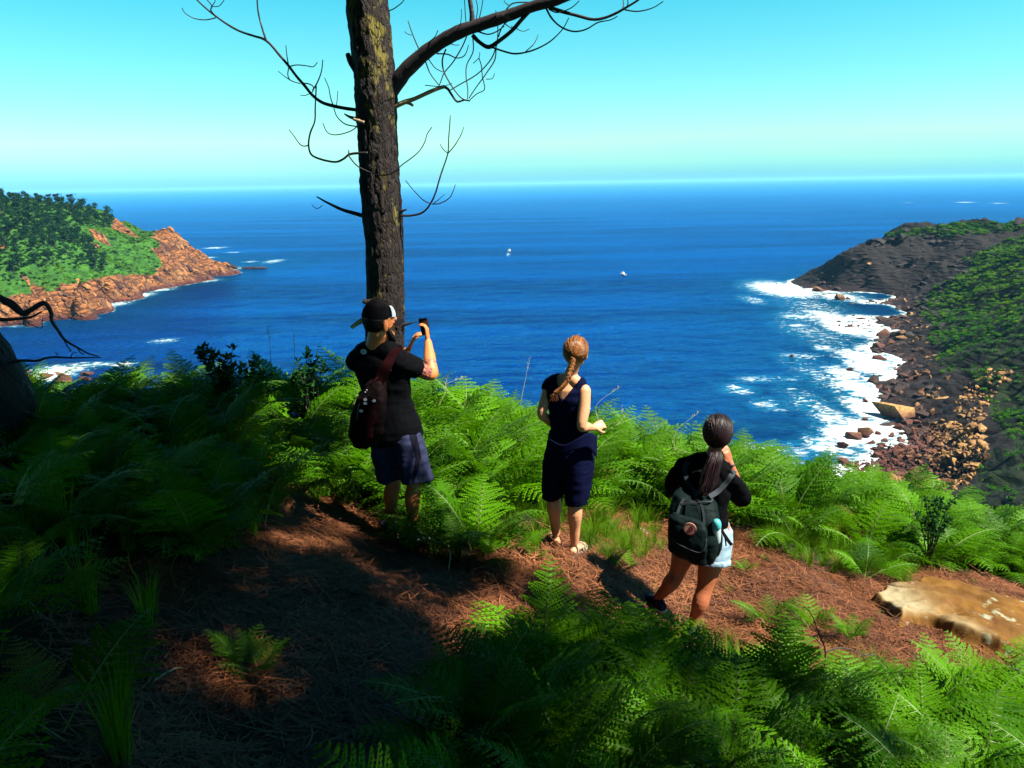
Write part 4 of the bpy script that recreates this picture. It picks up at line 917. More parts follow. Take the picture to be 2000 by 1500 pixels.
for poly, n_, lo, hi in [(BEACH, 1500, .4, 1.3), ([(1570, 560), (1800, 590), (1830, 700), (1860, 860), (1740, 850), (1690, 700), (1640, 640)], 380, .5, 2.2), ([(1855, 840), (1880, 760), (1960, 700), (1985, 720), (1930, 790), (1900, 850)], 400, .3, 1.1)]:
    for x, y, z in pick(XR, YR, ZR, pxr, pyr, poly, n_): s_ = rng.uniform(lo, hi); q_p.append((x, y, z + .05)); q_r.append(tuple(rng.uniform(0, 6.28, 3))); q_s.append((s_,) * 3); q_i.append(int(rng.integers(0, 6)))
tag(scatter('loose_stones', q_p, q_r, q_s, q_i, RKMP), kind='stuff')
q_p, q_r, q_s, q_i = [], [], [], []
for poly, n_, lo, hi in [([(1570, 560), (1640, 505), (1690, 460), (1900, 440), (1900, 560), (1800, 700), (1860, 860), (1740, 850), (1690, 700), (1640, 640)], 1100, .8, 4.0)]:
    for x, y, z in pick(XR, YR, ZR, pxr, pyr, poly, n_): s_ = rng.uniform(lo, hi); q_p.append((x, y, z - .2)); q_r.append((rng.uniform(-.3, .3), rng.uniform(-.3, .3), .4 + rng.uniform(-.4, .4))); q_s.append((s_ * 1.6, s_, s_ * .8)); q_i.append(int(rng.integers(0, 6)))
tag(scatter('cliff_ledges', q_p, q_r, q_s, q_i, RKDP), kind='stuff')
# left shore slabs, dipping down to the right
def dipq(x, y):
    n = nrm_at(hL, x, y, 3); d = Vector((0.78, -0.42, -0.42)); d = (d - n * d.dot(n)).normalized(); b = n.cross(d)
    return Matrix((d, b, n)).transposed().to_quaternion() @ Euler((rng.uniform(-.3, .3), rng.uniform(-.2, .2), rng.uniform(-.25, .25))).to_quaternion()
vis = (YL < 575) & (ZL > -.5)
for k, poly in enumerate(ROCKL):
    nn = [190, 14, 14, 6, 3, 6][k]
    for x, y, z in pick(XL, YL, ZL, pxl, pyl, poly, nn, vis & ((ZL < 40))):
        s_ = rng.uniform(3.5, 9.5) if k == 0 else rng.uniform(3, 6); put('rock_slab', SLM[rng.integers(0, 5)], (x, y, z + .3), s_, dipq(x, y), headL, (1, 1, 1))
for (a, b, s_, z) in [(440, 518, 16, 2.5), (425, 517, 12, 3), (455, 522, 10, 1), (385, 533, 9, 1), (405, 536, 8, .6), (330, 470, 14, 14)]:
    p = S(a, b, z); put('rock_slab', SLD[rng.integers(0, 5)], p, s_, Euler((.1, .12, -.35)).to_quaternion(), headL, (1, 1.2, 1.1))
p = S(497, 524, .3); rf = thing('reef', 'low dark reef in the water off the tip of the left headland', 'reef', tuple(p)); 
for dx, s_ in ((-6, 9), (0, 11), (6, 8)):
    o = put('rock', SLD[rng.integers(0, 5)], (dx, rng.uniform(-1, 1), .2), s_, Euler((0, 0, rng.uniform(-.2, .2))).to_quaternion(), rf)
p = S(150, 735, .3); rf = thing('shore_rock', 'reddish rocks awash in white foam below the leaning trunk', 'rock', tuple(p))
for dx, dy, s_ in ((-10, 2, 7), (-4, 0, 6), (2, 3, 5), (-16, -3, 9), (-22, 2, 9), (5, -4, 4), (-1, -6, 6), (-12, -8, 9)):
    put('rock', RKM[rng.integers(0, 6)], (dx, dy, 0), s_, rq(), rf, (1, 1, .6))
q_p, q_r, q_s, q_i = [], [], [], []
for x, y, z in pick(XL, YL, ZL, pxl, pyl, ROCKL[0], 1500, vis): s_ = rng.uniform(1, 3.6); e = dipq(x, y).to_euler(); q_p.append((x, y, z + .1)); q_r.append(tuple(e)); q_s.append((s_, s_, s_)); q_i.append(int(rng.integers(0, 5)))
tag(scatter('broken_rock', q_p, q_r, q_s, q_i, [hidden_proto('slab_source', m_) for m_ in SLM]), kind='stuff')

def clump(name, seed, n, rx, rz, q, mat, lobes=5, dome=True):
    r = random.Random(seed); s = Soup(); L = [(Vector((r.uniform(-1, 1) * rx * .5, r.uniform(-1, 1) * rx * .5, r.uniform(.2 if dome else -.5, .6) * rz)), r.uniform(.45, .7)) for _ in range(lobes)]
    for _ in range(n):
        c, k = r.choice(L); d = Vector((r.gauss(0, 1), r.gauss(0, 1), r.gauss(0, 1))).normalized()
        v = c + Vector((d.x * rx * k, d.y * rx * k, d.z * rz * k * .8)) * r.uniform(.75, 1)
        a = (d + Vector((r.gauss(0, .6), r.gauss(0, .6), r.gauss(0, .6)))).normalized(); u = a.cross(Vector((r.gauss(0, 1), r.gauss(0, 1), r.gauss(0, 1)))).normalized(); w = a.cross(u)
        z_ = q * r.uniform(.6, 1.2); s.quad(v - u * z_, v - w * z_ * .6, v + u * z_, v + w * z_ * .6)
    return s.mesh(name, (M[mat],))
TRK = Soup(); TRK.tube([(0, 0, -.6), (.02, 0, .2), (0, .01, .55)], [.035, .028, .018], 6); TRKM = TRK.mesh('trunk', (M['branch'],))
CRN = []
for i in range(5):
    me_ = clump('crown', 600 + i, 300, .32, .30, .055, 'pine', 7, False); me_.transform(Matrix.Translation((0, 0, .62))); CRN.append(me_)
CRNU = clump('crown', 620, 240, .36, .14, .05, 'pine', 5, False); CRNU.transform(Matrix.Translation((0, 0, .85)))
tree_pts = []
for x, y, z in pick(XL, YL, ZL, pxl, pyl, PINEL, 1600, (YL < 570)):
    if all((x - a)**2 + (y - b)**2 > 4.6**2 for a, b, c in tree_pts): tree_pts.append((x, y, z))
tree_pts = tree_pts[:240]
for x, y, z in pick(XL, YL, ZL, pxl, pyl, [(-420, 340), (-60, 370), (-60, 560), (-420, 560)], 600, (YL < 570)):
    if len(tree_pts) < 285 and all((x - a)**2 + (y - b)**2 > 7**2 for a, b, c in tree_pts): tree_pts.append((x, y, z)); print('pines', len(tree_pts))
for x, y, z in tree_pts:
    px_, py_ = proj(np.float64(x), np.float64(y), np.float64(z))
    zone = ('dark pine in the uppermost row along the crest of the wooded headland', 'pines along the headland crest') if py_ < 425 else (('dark pine in the middle of the wooded headland slope', 'pines on the middle of the headland') if py_ < 490 else ('dark pine on the lower edge of the headland wood above bright scrub', 'pines on the lower edge of the headland wood'))
    tr = thing('pine_tree', zone[0], 'tree', (x, y, z - .4), zone[1]); h_ = rng.uniform(6, 9.5) if py_ > 405 else rng.uniform(4.5, 7)
    for nm, me_ in (('crown', CRN[rng.integers(0, 5)]), ('trunk', TRKM)):
        o = bpy.data.objects.new(nm, me_); COL.objects.link(o); o.parent = tr; o.scale = (h_, h_, h_); o.rotation_euler = (0, 0, rng.uniform(0, 6))
for (a, b, Y, h_, lb) in [(101, 404, 525, 7, 'leftmost of the three pines standing clear on the headland skyline'), (116, 405, 530, 8, 'middle one of the three pines standing clear on the headland skyline'), (143, 408, 535, 8.5, 'rightmost pine standing clear on the headland skyline')]:
    p = P(a, b, Y); tr = thing('pine_tree', lb, 'tree', (p.x, p.y, float(hL(np.array([p.x]), np.array([p.y]))[0]) - .5))
    for nm, me_ in (('crown', CRNU), ('trunk', TRKM)):
        o = bpy.data.objects.new(nm, me_); COL.objects.link(o); o.parent = tr; o.scale = (h_, h_, h_) if nm == 'crown' else (h_, h_, h_ * 1.5)
M['scrub_shaded'] = leaf_mat('scrub_shaded_leaf', (0.003, 0.018, 0.002), (0.012, 0.055, 0.003), 0.2)  # shaded scrub of the right slope, shade put into the leaf colour
BU = [hidden_proto('bush_source', clump('bush', 640 + i, 90, .5, .45, .11, ['scrub', 'scrub', 'scrub_light', 'scrub_light', 'scrub_light', 'scrub_shaded', 'scrub_shaded'][i], 5)) for i in range(7)]
q_p, q_r, q_s, q_i = [], [], [], []
VG = vegL > .6
ii = np.argwhere(VG & (YL < 572) & (pxl > -450)); ii = ii[rng.integers(0, len(ii), 15000)]
for a, b in ii:
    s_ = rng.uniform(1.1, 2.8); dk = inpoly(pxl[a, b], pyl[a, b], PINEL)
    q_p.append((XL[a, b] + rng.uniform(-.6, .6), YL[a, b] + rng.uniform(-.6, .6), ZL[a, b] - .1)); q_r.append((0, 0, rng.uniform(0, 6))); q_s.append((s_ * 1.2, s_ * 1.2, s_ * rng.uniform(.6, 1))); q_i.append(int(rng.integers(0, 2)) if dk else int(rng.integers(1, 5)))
ii = np.argwhere((vegR > .55) & (pxr < 2700)); ii = ii[rng.integers(0, len(ii), 24000)]
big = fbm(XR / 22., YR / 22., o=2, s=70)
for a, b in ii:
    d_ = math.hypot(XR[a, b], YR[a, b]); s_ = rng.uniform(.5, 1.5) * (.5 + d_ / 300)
    lit = big[a, b] + .75 * smooth(12, 28, ZR[a, b]) - .25 > 0  # paints sun and shade on the slope through the bush tone
    br_ = inpoly(pxr[a, b], pyr[a, b], [(1880, 505), (2100, 430), (2100, 620), (1850, 615), (1800, 650), (1790, 610), (1840, 560)])  # sunlit patch of the slope, painted with lighter bushes
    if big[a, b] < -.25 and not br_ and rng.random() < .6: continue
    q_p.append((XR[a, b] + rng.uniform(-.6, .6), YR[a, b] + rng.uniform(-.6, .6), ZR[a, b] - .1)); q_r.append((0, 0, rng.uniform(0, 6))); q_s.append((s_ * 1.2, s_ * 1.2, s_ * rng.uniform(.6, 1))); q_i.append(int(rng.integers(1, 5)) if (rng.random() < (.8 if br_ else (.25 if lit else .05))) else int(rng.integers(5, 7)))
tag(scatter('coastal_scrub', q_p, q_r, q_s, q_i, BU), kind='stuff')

# ------------------------------------------------------------------ boats
M['boat_white'] = m_simple('boat_paint', (0.75, 0.75, 0.72), 0.35); M['boat_dark'] = m_simple('boat_glass', (0.02, 0.025, 0.03), 0.2); M['red'] = m_simple('boat_red', (.5, .06, .03), .5)
def boat(px, py, rz, sc_, label):
    p = S(px, py); b = thing('motorboat', label, 'boat', (p.x, p.y, .1), 'small boats out on the bay'); b.rotation_euler = (0, 0, rz); b.scale = (sc_,) * 3
    s = Soup(); secs = []
    for k in range(9):
        u = k / 8; w_ = 1.1 * (1 - max(0, u - .45) ** 2 / .31) ** .5 if u < .999 else .03; w_ = max(w_, .03); y_ = -2.6 + 5.4 * u; sh_ = .75 + .35 * u * u
        secs.append([Vector((-w_, y_, sh_)), Vector((-w_ * .8, y_, .1)), Vector((0, y_, -.25 + .3 * u * u)), Vector((w_ * .8, y_, .1)), Vector((w_, y_, sh_)), Vector((w_ * .85, y_, sh_ - .12)), Vector((-w_ * .85, y_, sh_ - .12))])
    for k in range(8):
        for j in range(7): s.quad(secs[k][j], secs[k][(j + 1) % 7], secs[k + 1][(j + 1) % 7], secs[k + 1][j])
    s.F.append(tuple(range(len(s.V), len(s.V) + 7))); s.V += secs[0]; s.mi.append(0)
    o = link('hull', s.mesh('hull', (M['boat_white'],))); o.parent = b
    def box(nm, x0, x1, y0, y1, z0, z1, tp, mat):
        s = Soup(); c = [(x0, y0, z0), (x1, y0, z0), (x1, y1, z0), (x0, y1, z0), (x0 * tp, y0 * tp, z1), (x1 * tp, y0 * tp, z1), (x1 * tp, y1 * tp, z1), (x0 * tp, y1 * tp, z1)]; c = [Vector(v) for v in c]
        for f in ((0, 1, 5, 4), (1, 2, 6, 5), (2, 3, 7, 6), (3, 0, 4, 7), (4, 5, 6, 7)): s.quad(*[c[k] for k in f])
        o = link(nm, s.mesh(nm, (M[mat],))); o.parent = b
    box('cabin', -.75, .75, -.5, 1.0, .6, 2.0, .85, 'boat_white'); box('window', -.77, .77, -.3, .8, 1.35, 1.75, .93, 'boat_dark'); box('motor', -.2, .2, -2.95, -2.62, .1, 1.0, .97, 'boat_dark'); box('stripe', -1.0, 1.0, -2.63, -2.55, .35, .5, 1.0, 'red')
boat(995, 491, -.25, 1.05, 'small white motorboat heading out with a short wake, farther from the shore')
boat(1217, 537, .5, .95, 'small white boat lying alone on the bay, nearer the right headland')

# ------------------------------------------------------------------ flat boulder beside the path
def G(px, py, off=0.0):
    d = ray(px, py); t_ = 1.0
    for _ in range(4000):
        p = Vector((0, 0, CAMZ)) + d * t_
        if p.z <= float(hN0(p.x, p.y)) + off: return p
        t_ += .01
    return p
OUT = [(1704, 1160), (1724, 1146), (1780, 1147), (1800, 1141), (1815, 1137), (1850, 1143), (1890, 1152), (1940, 1165), (1985, 1178), (2060, 1195), (2140, 1240), (2120, 1290), (2040, 1290), (1985, 1272), (1950, 1262), (1915, 1250), (1880, 1237), (1850, 1226), (1815, 1209), (1785, 1207), (1752, 1205), (1735, 1192)]
og = [G(x, y, .09) for x, y in OUT]; poly = [(p.x, p.y) for p in og]
xs = [p[0] for p in poly]; ys = [p[1] for p in poly]; nx_, ny_ = 300, 150
X, Y = np.meshgrid(np.linspace(min(xs) - .05, max(xs) + .05, nx_), np.linspace(min(ys) - .05, max(ys) + .05, ny_), indexing='ij')
wx = X + .03 * fbm(X * 5, Y * 5, o=3, s=300); wy = Y + .03 * fbm(X * 5, Y * 5, o=3, s=310)
D = np.full(X.shape, 9.0)
for i in range(len(poly)):
    (ax, ay), (bx, by) = poly[i], poly[(i + 1) % len(poly)]; dx, dy = bx - ax, by - ay
    u = np.clip(((wx - ax) * dx + (wy - ay) * dy) / (dx * dx + dy * dy), 0, 1); D = np.minimum(D, np.hypot(wx - ax - u * dx, wy - ay - u * dy))
D = np.where(inpoly(wx, wy, poly), D, -D)
far = smooth(min(ys), max(ys), Y - .2 * X)
H = .015 + (.10 + .05 * far) * smooth(-.02, .07, D) + .10 * smooth(0, .5, D) + .05 * far
u_ = X * .85 - Y * .5; v_ = X * .5 + Y * .85
H = H + (.030 * ridged(v_ * 3.0, u_ * .7, o=3, s=320) + .010 * fbm(X * 9, Y * 9, o=4, s=330) + .022 * np.round(fbm(v_ * 2.2, u_ * .6, o=2, s=333) * 3) / 3) * smooth(0, .12, D)
cr_ = np.abs(fbm(v_ * 3 + .3 * fbm(X * 4, Y * 4, o=2, s=350), u_ * .5, o=2, s=340)); crack = (1 - smooth(0.0, .05, cr_)) * (fbm(X * 2, Y * 2, o=2, s=345) > -.15); H = H - .05 * crack
Zr = hN0(X, Y) + np.where(D > -.03, H, -.12)
me = mesh_np('flat_boulder', np.stack([X, Y, Zr], -1).reshape(-1, 3), grid_faces(nx_, ny_)); fattr(me, 'crack', crack); fattr(me, 'left', (1 - smooth(min(xs) + .25, min(xs) + .75, X + .12 * fbm(X * 4, Y * 4, o=3, s=366))) * smooth(.02, .1, D))
t = NT('ochre_stone'); w = t.world(); n1 = t.noise(w, 2.2, 8, .65); n2 = t.noise(t.world((1.3, 3.0, 1)), 6, 6, .7); n3 = t.noise(w, 9, 6, .6)
c = t.mix(t.ramp(n1, [(.35, 0), (.65, 1)]), (0.09, 0.036, 0.004), (0.22, 0.105, 0.010)); c = t.mix(t.ramp(n2, [(.3, .7), (.5, 0)]), c, (.12, .045, .012))
li_ = t.ramp(t.math('ADD', t.math('MULTIPLY', n3, .65), t.math('MULTIPLY', t.noise(w, 1.3, 3), .45)), [(.605, 0), (.66, .8)]); c = t.mix(li_, c, (.30, .33, .22))
c = t.mix(t.math('MULTIPLY', t.attr('left'), t.ramp(n1, [(.35, .3), (.55, 1)])), c, (.30, .25, .14)); c = t.mix(t.ramp(t.noise(w, 4.0, 4), [(.66, 0), (.72, .8)]), c, (.18, .05, .03))
c = t.mix(t.attr('crack'), c, (.03, .018, .01))
M['ochre'] = t.done(t.bsdf(c, .85, t.bump(t.math('ADD', n3, n2), .7, .012), .2))
tag(link('flat_boulder', me, M['ochre'], smooth_=True), 'long flat ochre rock with pale lichen patches beside the path at the right edge', 'rock')

# ------------------------------------------------------------------ shrubs and sapling
def shrub(px, py, Y, h_, wd, n, label, seed):
    p = P(px, py, Y); z = float(hN(p.x, p.y)); r = random.Random(seed); root = thing('broadleaf_shrub', label, 'shrub', (p.x, p.y, z))
    s = Soup(); lf = Soup(); top = p.z - z
    for k in range(n):
        a = r.uniform(0, 6.28); e = Vector((math.cos(a) * wd * r.uniform(.1, 1), math.sin(a) * wd * r.uniform(.1, 1), top * r.uniform(.62, 1.0))); pts = spline([Vector((0, 0, 0)), e * .5 + Vector((0, 0, .1)), e], 4); s.tube(pts, [.006 - .0005 * i for i in range(9)], 4)
        for q in range(16):
            b = pts[3 + q % 6].lerp(pts[min(8, 4 + q % 6)], r.random()) if q < 11 else e; d = Vector((r.gauss(0, 1), r.gauss(0, 1), r.gauss(.3, .6))).normalized(); u = d.cross(Vector((r.gauss(0, .4), r.gauss(0, .4), 1))).normalized(); L = r.uniform(.05, .10) * h_
            m1 = b + d * L * .45; nn = d.cross(u) * .012
            lf.quad(b, m1 + u * L * .32 + nn, b + d * L, m1 - u * L * .32 + nn)
    o = link('stem', s.mesh('stem', (M['branch'],))); o.parent = root; o = link('foliage', lf.mesh('foliage', (M['broad'],))); o.parent = root; o['kind'] = 'stuff'
shrub(432, 672, 7.2, 1.0, .22, 22, 'dark broad-leaved shrub poking above the left bank against the sea', 1); shrub(488, 705, 7.0, .9, .22, 22, 'half-lit leafy shrub right of the dark broad-leaved shrub', 2)
shrub(600, 685, 7.3, .8, .20, 16, 'light green leafy shrub behind the man\'s left shoulder', 3); shrub(1830, 965, 7.6, .7, .25, 20, 'broad-leaved green shrub at the top of the right bank above the boulder beach', 4)
sp_ = thing('bare_sapling', 'thin dark bare sapling standing among the ferns at the bottom right', 'sapling', tuple(G(1598, 1400)))
bpy.context.view_layer.update()
def sapl(pts, r0, r1, Y0, Y1, nm='branch'):
    n = len(pts); pp = spline([P(a, b, Y0 + (Y1 - Y0) * i / (n - 1)) for i, (a, b) in enumerate(pts)], 4); m = len(pp); s = Soup(); s.tube(pp, [r0 + (r1 - r0) * i / (m - 1) for i in range(m)], 6)
    o = link(nm, s.mesh(nm, (M['dark_twig'],), True)); o.parent = sp_; o.matrix_parent_inverse = Matrix.Translation(-Vector(sp_.location))
Ys = sp_.location.y
sapl([(1596, 1440), (1600, 1380), (1606, 1330), (1612, 1274), (1600, 1240), (1585, 1200), (1570, 1185)], .006, .002, Ys, Ys - .05, 'stem'); sapl([(1612, 1274), (1635, 1266), (1660, 1268), (1690, 1280), (1710, 1278)], .004, .002, Ys, Ys + .1); sapl([(1606, 1262), (1590, 1245), (1578, 1240)], .0025, .0015, Ys, Ys)
for (x0, y0, x1, y1, lb) in [(1170, 1395, 1120, 1330, 'x'), (640, 1120, 735, 1088, 'long thin dead twig lying across the shaded path left of centre'), (875, 1115, 872, 1080, 'short pale dead stick standing up between the man and the woman in navy'), (1480, 1085, 1545, 1130, 'dark dead twig lying on the path right of the backpacker'), (300, 1330, 360, 1305, 'small pale dead twig on the dark path at the bottom left'), (1640, 1150, 1600, 1135, 'short dead twig on the path left of the flat boulder')][1:]:
    a_, b_ = G(x0, y0, .015), G(x1, y1, .015)
    if 'standing' in lb: b_ = a_ + Vector((.01, .02, .14))
    m_ = (a_ + b_) / 2 + Vector((.01, .01, .015)); s = Soup(); s.tube(spline([a_, m_, b_], 5), [.006 - .0004 * k for k in range(11)], 6); tag(link('dead_twig', s.mesh('dead_twig', (M['dead_wood'] if 'pale' in lb else M['dark_twig'],), True)), lb, 'twig', 'dead twigs on the path')
s = Soup(); p = G(1258, 1040); c = [p + Vector((a, b, z)) for a, b, z in ((-.03, .05, .03), (.02, .04, .015), (.05, -.05, .01), (.01, -.06, .02))]; s.quad(*c); s.quad(c[0], c[3], c[3] + Vector((-.03, .01, .01)), c[0] + Vector((-.02, -.01, .02)))
tag(link('paper_scrap', s.mesh('paper_scrap', (m_simple('paper', (.7, .7, .68), .7),))), 'crumpled white scrap of paper on the path between the two women', 'litter')
# ------------------------------------------------------------------ people
def vnorm(a): return a.normalized()
class Body:
    def __init__(s): s.bm = bmesh.new()
    def loft(s, rings, n=20):
        """rings: (centre, u half-axis vector, v half-axis vector)"""
        V = []
        for c, u, v in rings:
            V.append([s.bm.verts.new(c + u * math.cos(2 * math.pi * k / n) + v * math.sin(2 * math.pi * k / n)) for k in range(n)])
        for a, b in zip(V, V[1:]):
            for k in range(n): s.bm.faces.new((a[k], a[(k + 1) % n], b[(k + 1) % n], b[k]))
        s.bm.faces.new(V[0][::-1]); s.bm.faces.new(V[-1])
    def limb(s, pts, rad, n=16, sub=4, round_=True):
        P_ = spline(pts, sub) if sub > 1 else [Vector(p) for p in pts]; m = len(P_)
        if sub > 1:
            rr_ = []
            for i in range(len(rad) - 1):
                for k in range(sub): q = k / sub; q = q * q * (3 - 2 * q); rr_.append(rad[i] + (rad[i + 1] - rad[i]) * q)
            rr_.append(rad[-1])
        else: rr_ = list(rad)
        t0 = (P_[1] - P_[0]).normalized(); up = Vector((0, 0, 1)) if abs(t0.z) < .9 else Vector((1, 0, 0)); u = t0.cross(up).normalized(); rings = []
        if round_:
            for q in (.35, .75): rings.append((P_[0] - t0 * rr_[0] * math.sqrt(1 - q * q) * .9, u * rr_[0] * q, t0.cross(u) * rr_[0] * q))
        for i, p in enumerate(P_):
            t_ = (P_[min(i + 1, m - 1)] - P_[max(i - 1, 0)]).normalized(); u = (u - t_ * u.dot(t_)).normalized(); rings.append((p, u * rr_[i], t_.cross(u) * rr_[i]))
        if round_:
            for q in (.75, .35): rings.append((P_[-1] + t_ * rr_[-1] * math.sqrt(1 - q * q) * .9, u * rr_[-1] * q, t_.cross(u) * rr_[-1] * q))
        s.loft(rings, n)
    def ball(s, c, r, M_=None, seg=16):
        """ellipsoid: r = 3 radii in frame M_ (3x3, columns = axes)"""
        M_ = M_ or Matrix.Identity(3); rings = []
        for k in range(1, 12):
            a = math.pi * k / 12; rings.append((c + M_ @ Vector((0, 0, -math.cos(a) * r[2])), M_ @ Vector((math.sin(a) * r[0], 0, 0)), M_ @ Vector((0, math.sin(a) * r[1], 0))))
        s.loft(rings, seg)
    def finish(s, name, mat, root, vox=.006, smooth_it=4, disp=None):
        bmesh.ops.recalc_face_normals(s.bm, faces=s.bm.faces)
        me = bpy.data.meshes.new(name); s.bm.to_mesh(me); s.bm.free(); o = bpy.data.objects.new(name, me); COL.objects.link(o)
        if vox:
            md = o.modifiers.new('r', 'REMESH'); md.mode = 'VOXEL'; md.voxel_size = vox
            if smooth_it: ms_ = o.modifiers.new('s', 'SMOOTH'); ms_.iterations = smooth_it; ms_.factor = .5
            dg = bpy.context.evaluated_depsgraph_get(); me2 = bpy.data.meshes.new_from_object(o.evaluated_get(dg)); o.modifiers.clear(); o.data = me2; me = me2; me.name = name
        if disp:
            n_ = len(me.vertices); co = np.empty(n_ * 3, np.float32); me.vertices.foreach_get('co', co); co = co.reshape(-1, 3); nn = np.empty(n_ * 3, np.float32); me.vertex_normals.foreach_get('vector', nn); nn = nn.reshape(-1, 3)
            co = co + nn * disp(co)[:, None]; me.vertices.foreach_set('co', co.astype(np.float32).ravel()); me.update()
        me.materials.clear(); me.materials.append(M[mat]); me.shade_smooth()
        if root is not None: keep(o, root)
        return o
def folds(a=.006, sx_=22, sz_=5, seed=0):
    return lambda co: a * fbm(co[:, 0] * sx_, co[:, 1] * sx_, co[:, 2] * sz_, o=3, s=seed) + a * .5 * ridged(co[:, 0] * 9, co[:, 1] * 9, co[:, 2] * 14, o=2, s=seed + 5)
def frame(face_az, tilt=0.0, roll_=0.0):
    """x = right, y = forward, z = up; face_az: forward direction angle from +Y towards +X"""
    return (Matrix.Rotation(-R(face_az), 3, 'Z') @ Matrix.Rotation(R(tilt), 3, 'X') @ Matrix.Rotation(R(roll_), 3, 'Y'))
def head_shape(b, c, F, s=1.0):
    """c = centre of the skull"""
    X = lambda x, y, z: c + F @ (Vector((x, y, z)) * s)
    b.ball(X(0, -.012, .022), (.074 * s, .093 * s, .090 * s), F, 20)
    rings = []
    for z, hw, y0, y1 in [(-.118, .020, .045, .085), (-.105, .038, .02, .092), (-.085, .050, -.02, .094), (-.06, .058, -.05, .092), (-.03, .064, -.07, .090), (0, .069, -.08, .092), (.03, .071, -.085, .090)]:
        rings.append((X(0, (y0 + y1) / 2, z), F @ Vector((hw * s, 0, 0)), F @ Vector((0, (y1 - y0) / 2 * s, 0))))
    b.loft(rings, 20)
    b.limb([X(0, .088, .022), X(0, .104, -.008), X(0, .112, -.024)], [.009 * s, .011 * s, .013 * s], 8, 1); b.ball(X(0, .098, -.028), (.016 * s, .012 * s, .009 * s), F, 8)
    for q in (-1, 1): b.ball(X(q * .033, .078, .026), (.022 * s, .012 * s, .007 * s), F, 8); b.ball(X(q * .078, -.004, -.012), (.009 * s, .021 * s, .034 * s), F @ Matrix.Rotation(q * .35, 3, 'Z'), 10)
    b.ball(X(0, .090, -.058), (.024 * s, .010 * s, .006 * s), F, 8); b.ball(X(0, .088, -.067), (.020 * s, .010 * s, .006 * s), F, 8)
def hand(b, w, d, pn, s=1.0, curl=.5, side=1, spread=.2):
    """w wrist, d pointing direction, pn palm normal, side: thumb side sign along d x pn"""
    d = d.normalized(); pn = (pn - d * pn.dot(d)).normalized(); l = d.cross(pn) * side
    b.loft([(w + d * a * s, l * hw * s, pn * hd * s) for a, hw, hd in ((-.02, .025, .019), (0, .026, .018), (.03, .036, .016), (.06, .041, .0145), (.085, .041, .013))], 14)
    for k, (off, L) in enumerate(((.030, .070), (.010, .078), (-.010, .073), (-.030, .058))):
        p0 = w + (d * .072 + l * off) * s; a = curl; dd = (d + l * off * 4 * spread).normalized(); pts = [p0, p0 + dd * .015 * s]
        for j, f in enumerate((.45, .32, .25)):
            th_ = a * (j + .7); v = dd * math.cos(th_) + pn * math.sin(th_); pts.append(pts[-1] + v * L * f * s)
        b.limb(pts, [.0092 * s, .0092 * s, .0088 * s, .008 * s, .0072 * s], 9, 1)
    p0 = w + (d * .018 + l * .024) * s; b.limb([p0, p0 + (d * .022 + l * .022 + pn * .010) * s, p0 + (d * .045 + l * .034 + pn * .022) * s, p0 + (d * .068 + l * .034 + pn * .034) * s], [.014 * s, .0125 * s, .0105 * s, .009 * s], 9, 1)
def foot(b, ank, toe_dir, s=1.0):
    t_ = Vector((toe_dir.x, toe_dir.y, 0)).normalized(); sd_ = t_.cross(Vector((0, 0, 1))); g = ank - Vector((0, 0, .075 * s))
    b.loft([(g + t_ * y * s + Vector((0, 0, z * s)), sd_ * hw * s, Vector((0, 0, hh * s))) for y, z, hw, hh in ((-.062, .028, .018, .018), (-.05, .03, .030, .03), (-.02, .036, .033, .036), (.03, .036, .035, .034), (.08, .027, .041, .025), (.13, .018, .044, .017), (.165, .014, .038, .013), (.19, .012, .020, .010))], 14)
def shoe(name, mat, ank, toe_dir, root, s=1.0, sole='sole_white', high=.03):
    t_ = Vector((toe_dir.x, toe_dir.y, 0)).normalized(); sd_ = t_.cross(Vector((0, 0, 1))); g = ank - Vector((0, 0, .08 * s))
    b = Body(); b.loft([(g + t_ * y * s + Vector((0, 0, z * s)), sd_ * hw * s, Vector((0, 0, hh * s))) for y, z, hw, hh in ((-.085, .040, .020, .022), (-.075, .045, .036, .038), (-.03, .052, .043, .050), (.03, .050, .044, .044), (.09, .038, .050, .033), (.15, .030, .052, .025), (.19, .025, .044, .020), (.215, .02, .022, .012))], 18)
    b.loft([(ank + Vector((0, 0, z)), sd_ * .047 * s, t_ * .055 * s) for z in (-.045, -.01, high)], 16)
    o = b.finish(name, mat, root, .005, 3)
    b = Body(); b.loft([(g + t_ * y * s + Vector((0, 0, .008)), sd_ * hw * s, Vector((0, 0, .014 * s))) for y, hw in ((-.092, .02), (-.08, .042), (-.03, .048), (.03, .046), (.09, .053), (.15, .056), (.195, .047), (.222, .02))], 16)
    k = b.finish('sole', sole, None, 0); k.parent = o; k.matrix_parent_inverse = Matrix.Identity(4)
    for q in range(3):
        s_ = Soup(); c = g + t_ * (.055 + q * .028) * s + Vector((0, 0, (.083 - q * .010) * s)); s_.tube([c - sd_ * .022 * s, c + Vector((0, 0, .006)), c + sd_ * .022 * s], .0035, 5)
        l_ = link('lace', s_.mesh('lace', (M['sole_white'],))); l_.parent = o
    return o
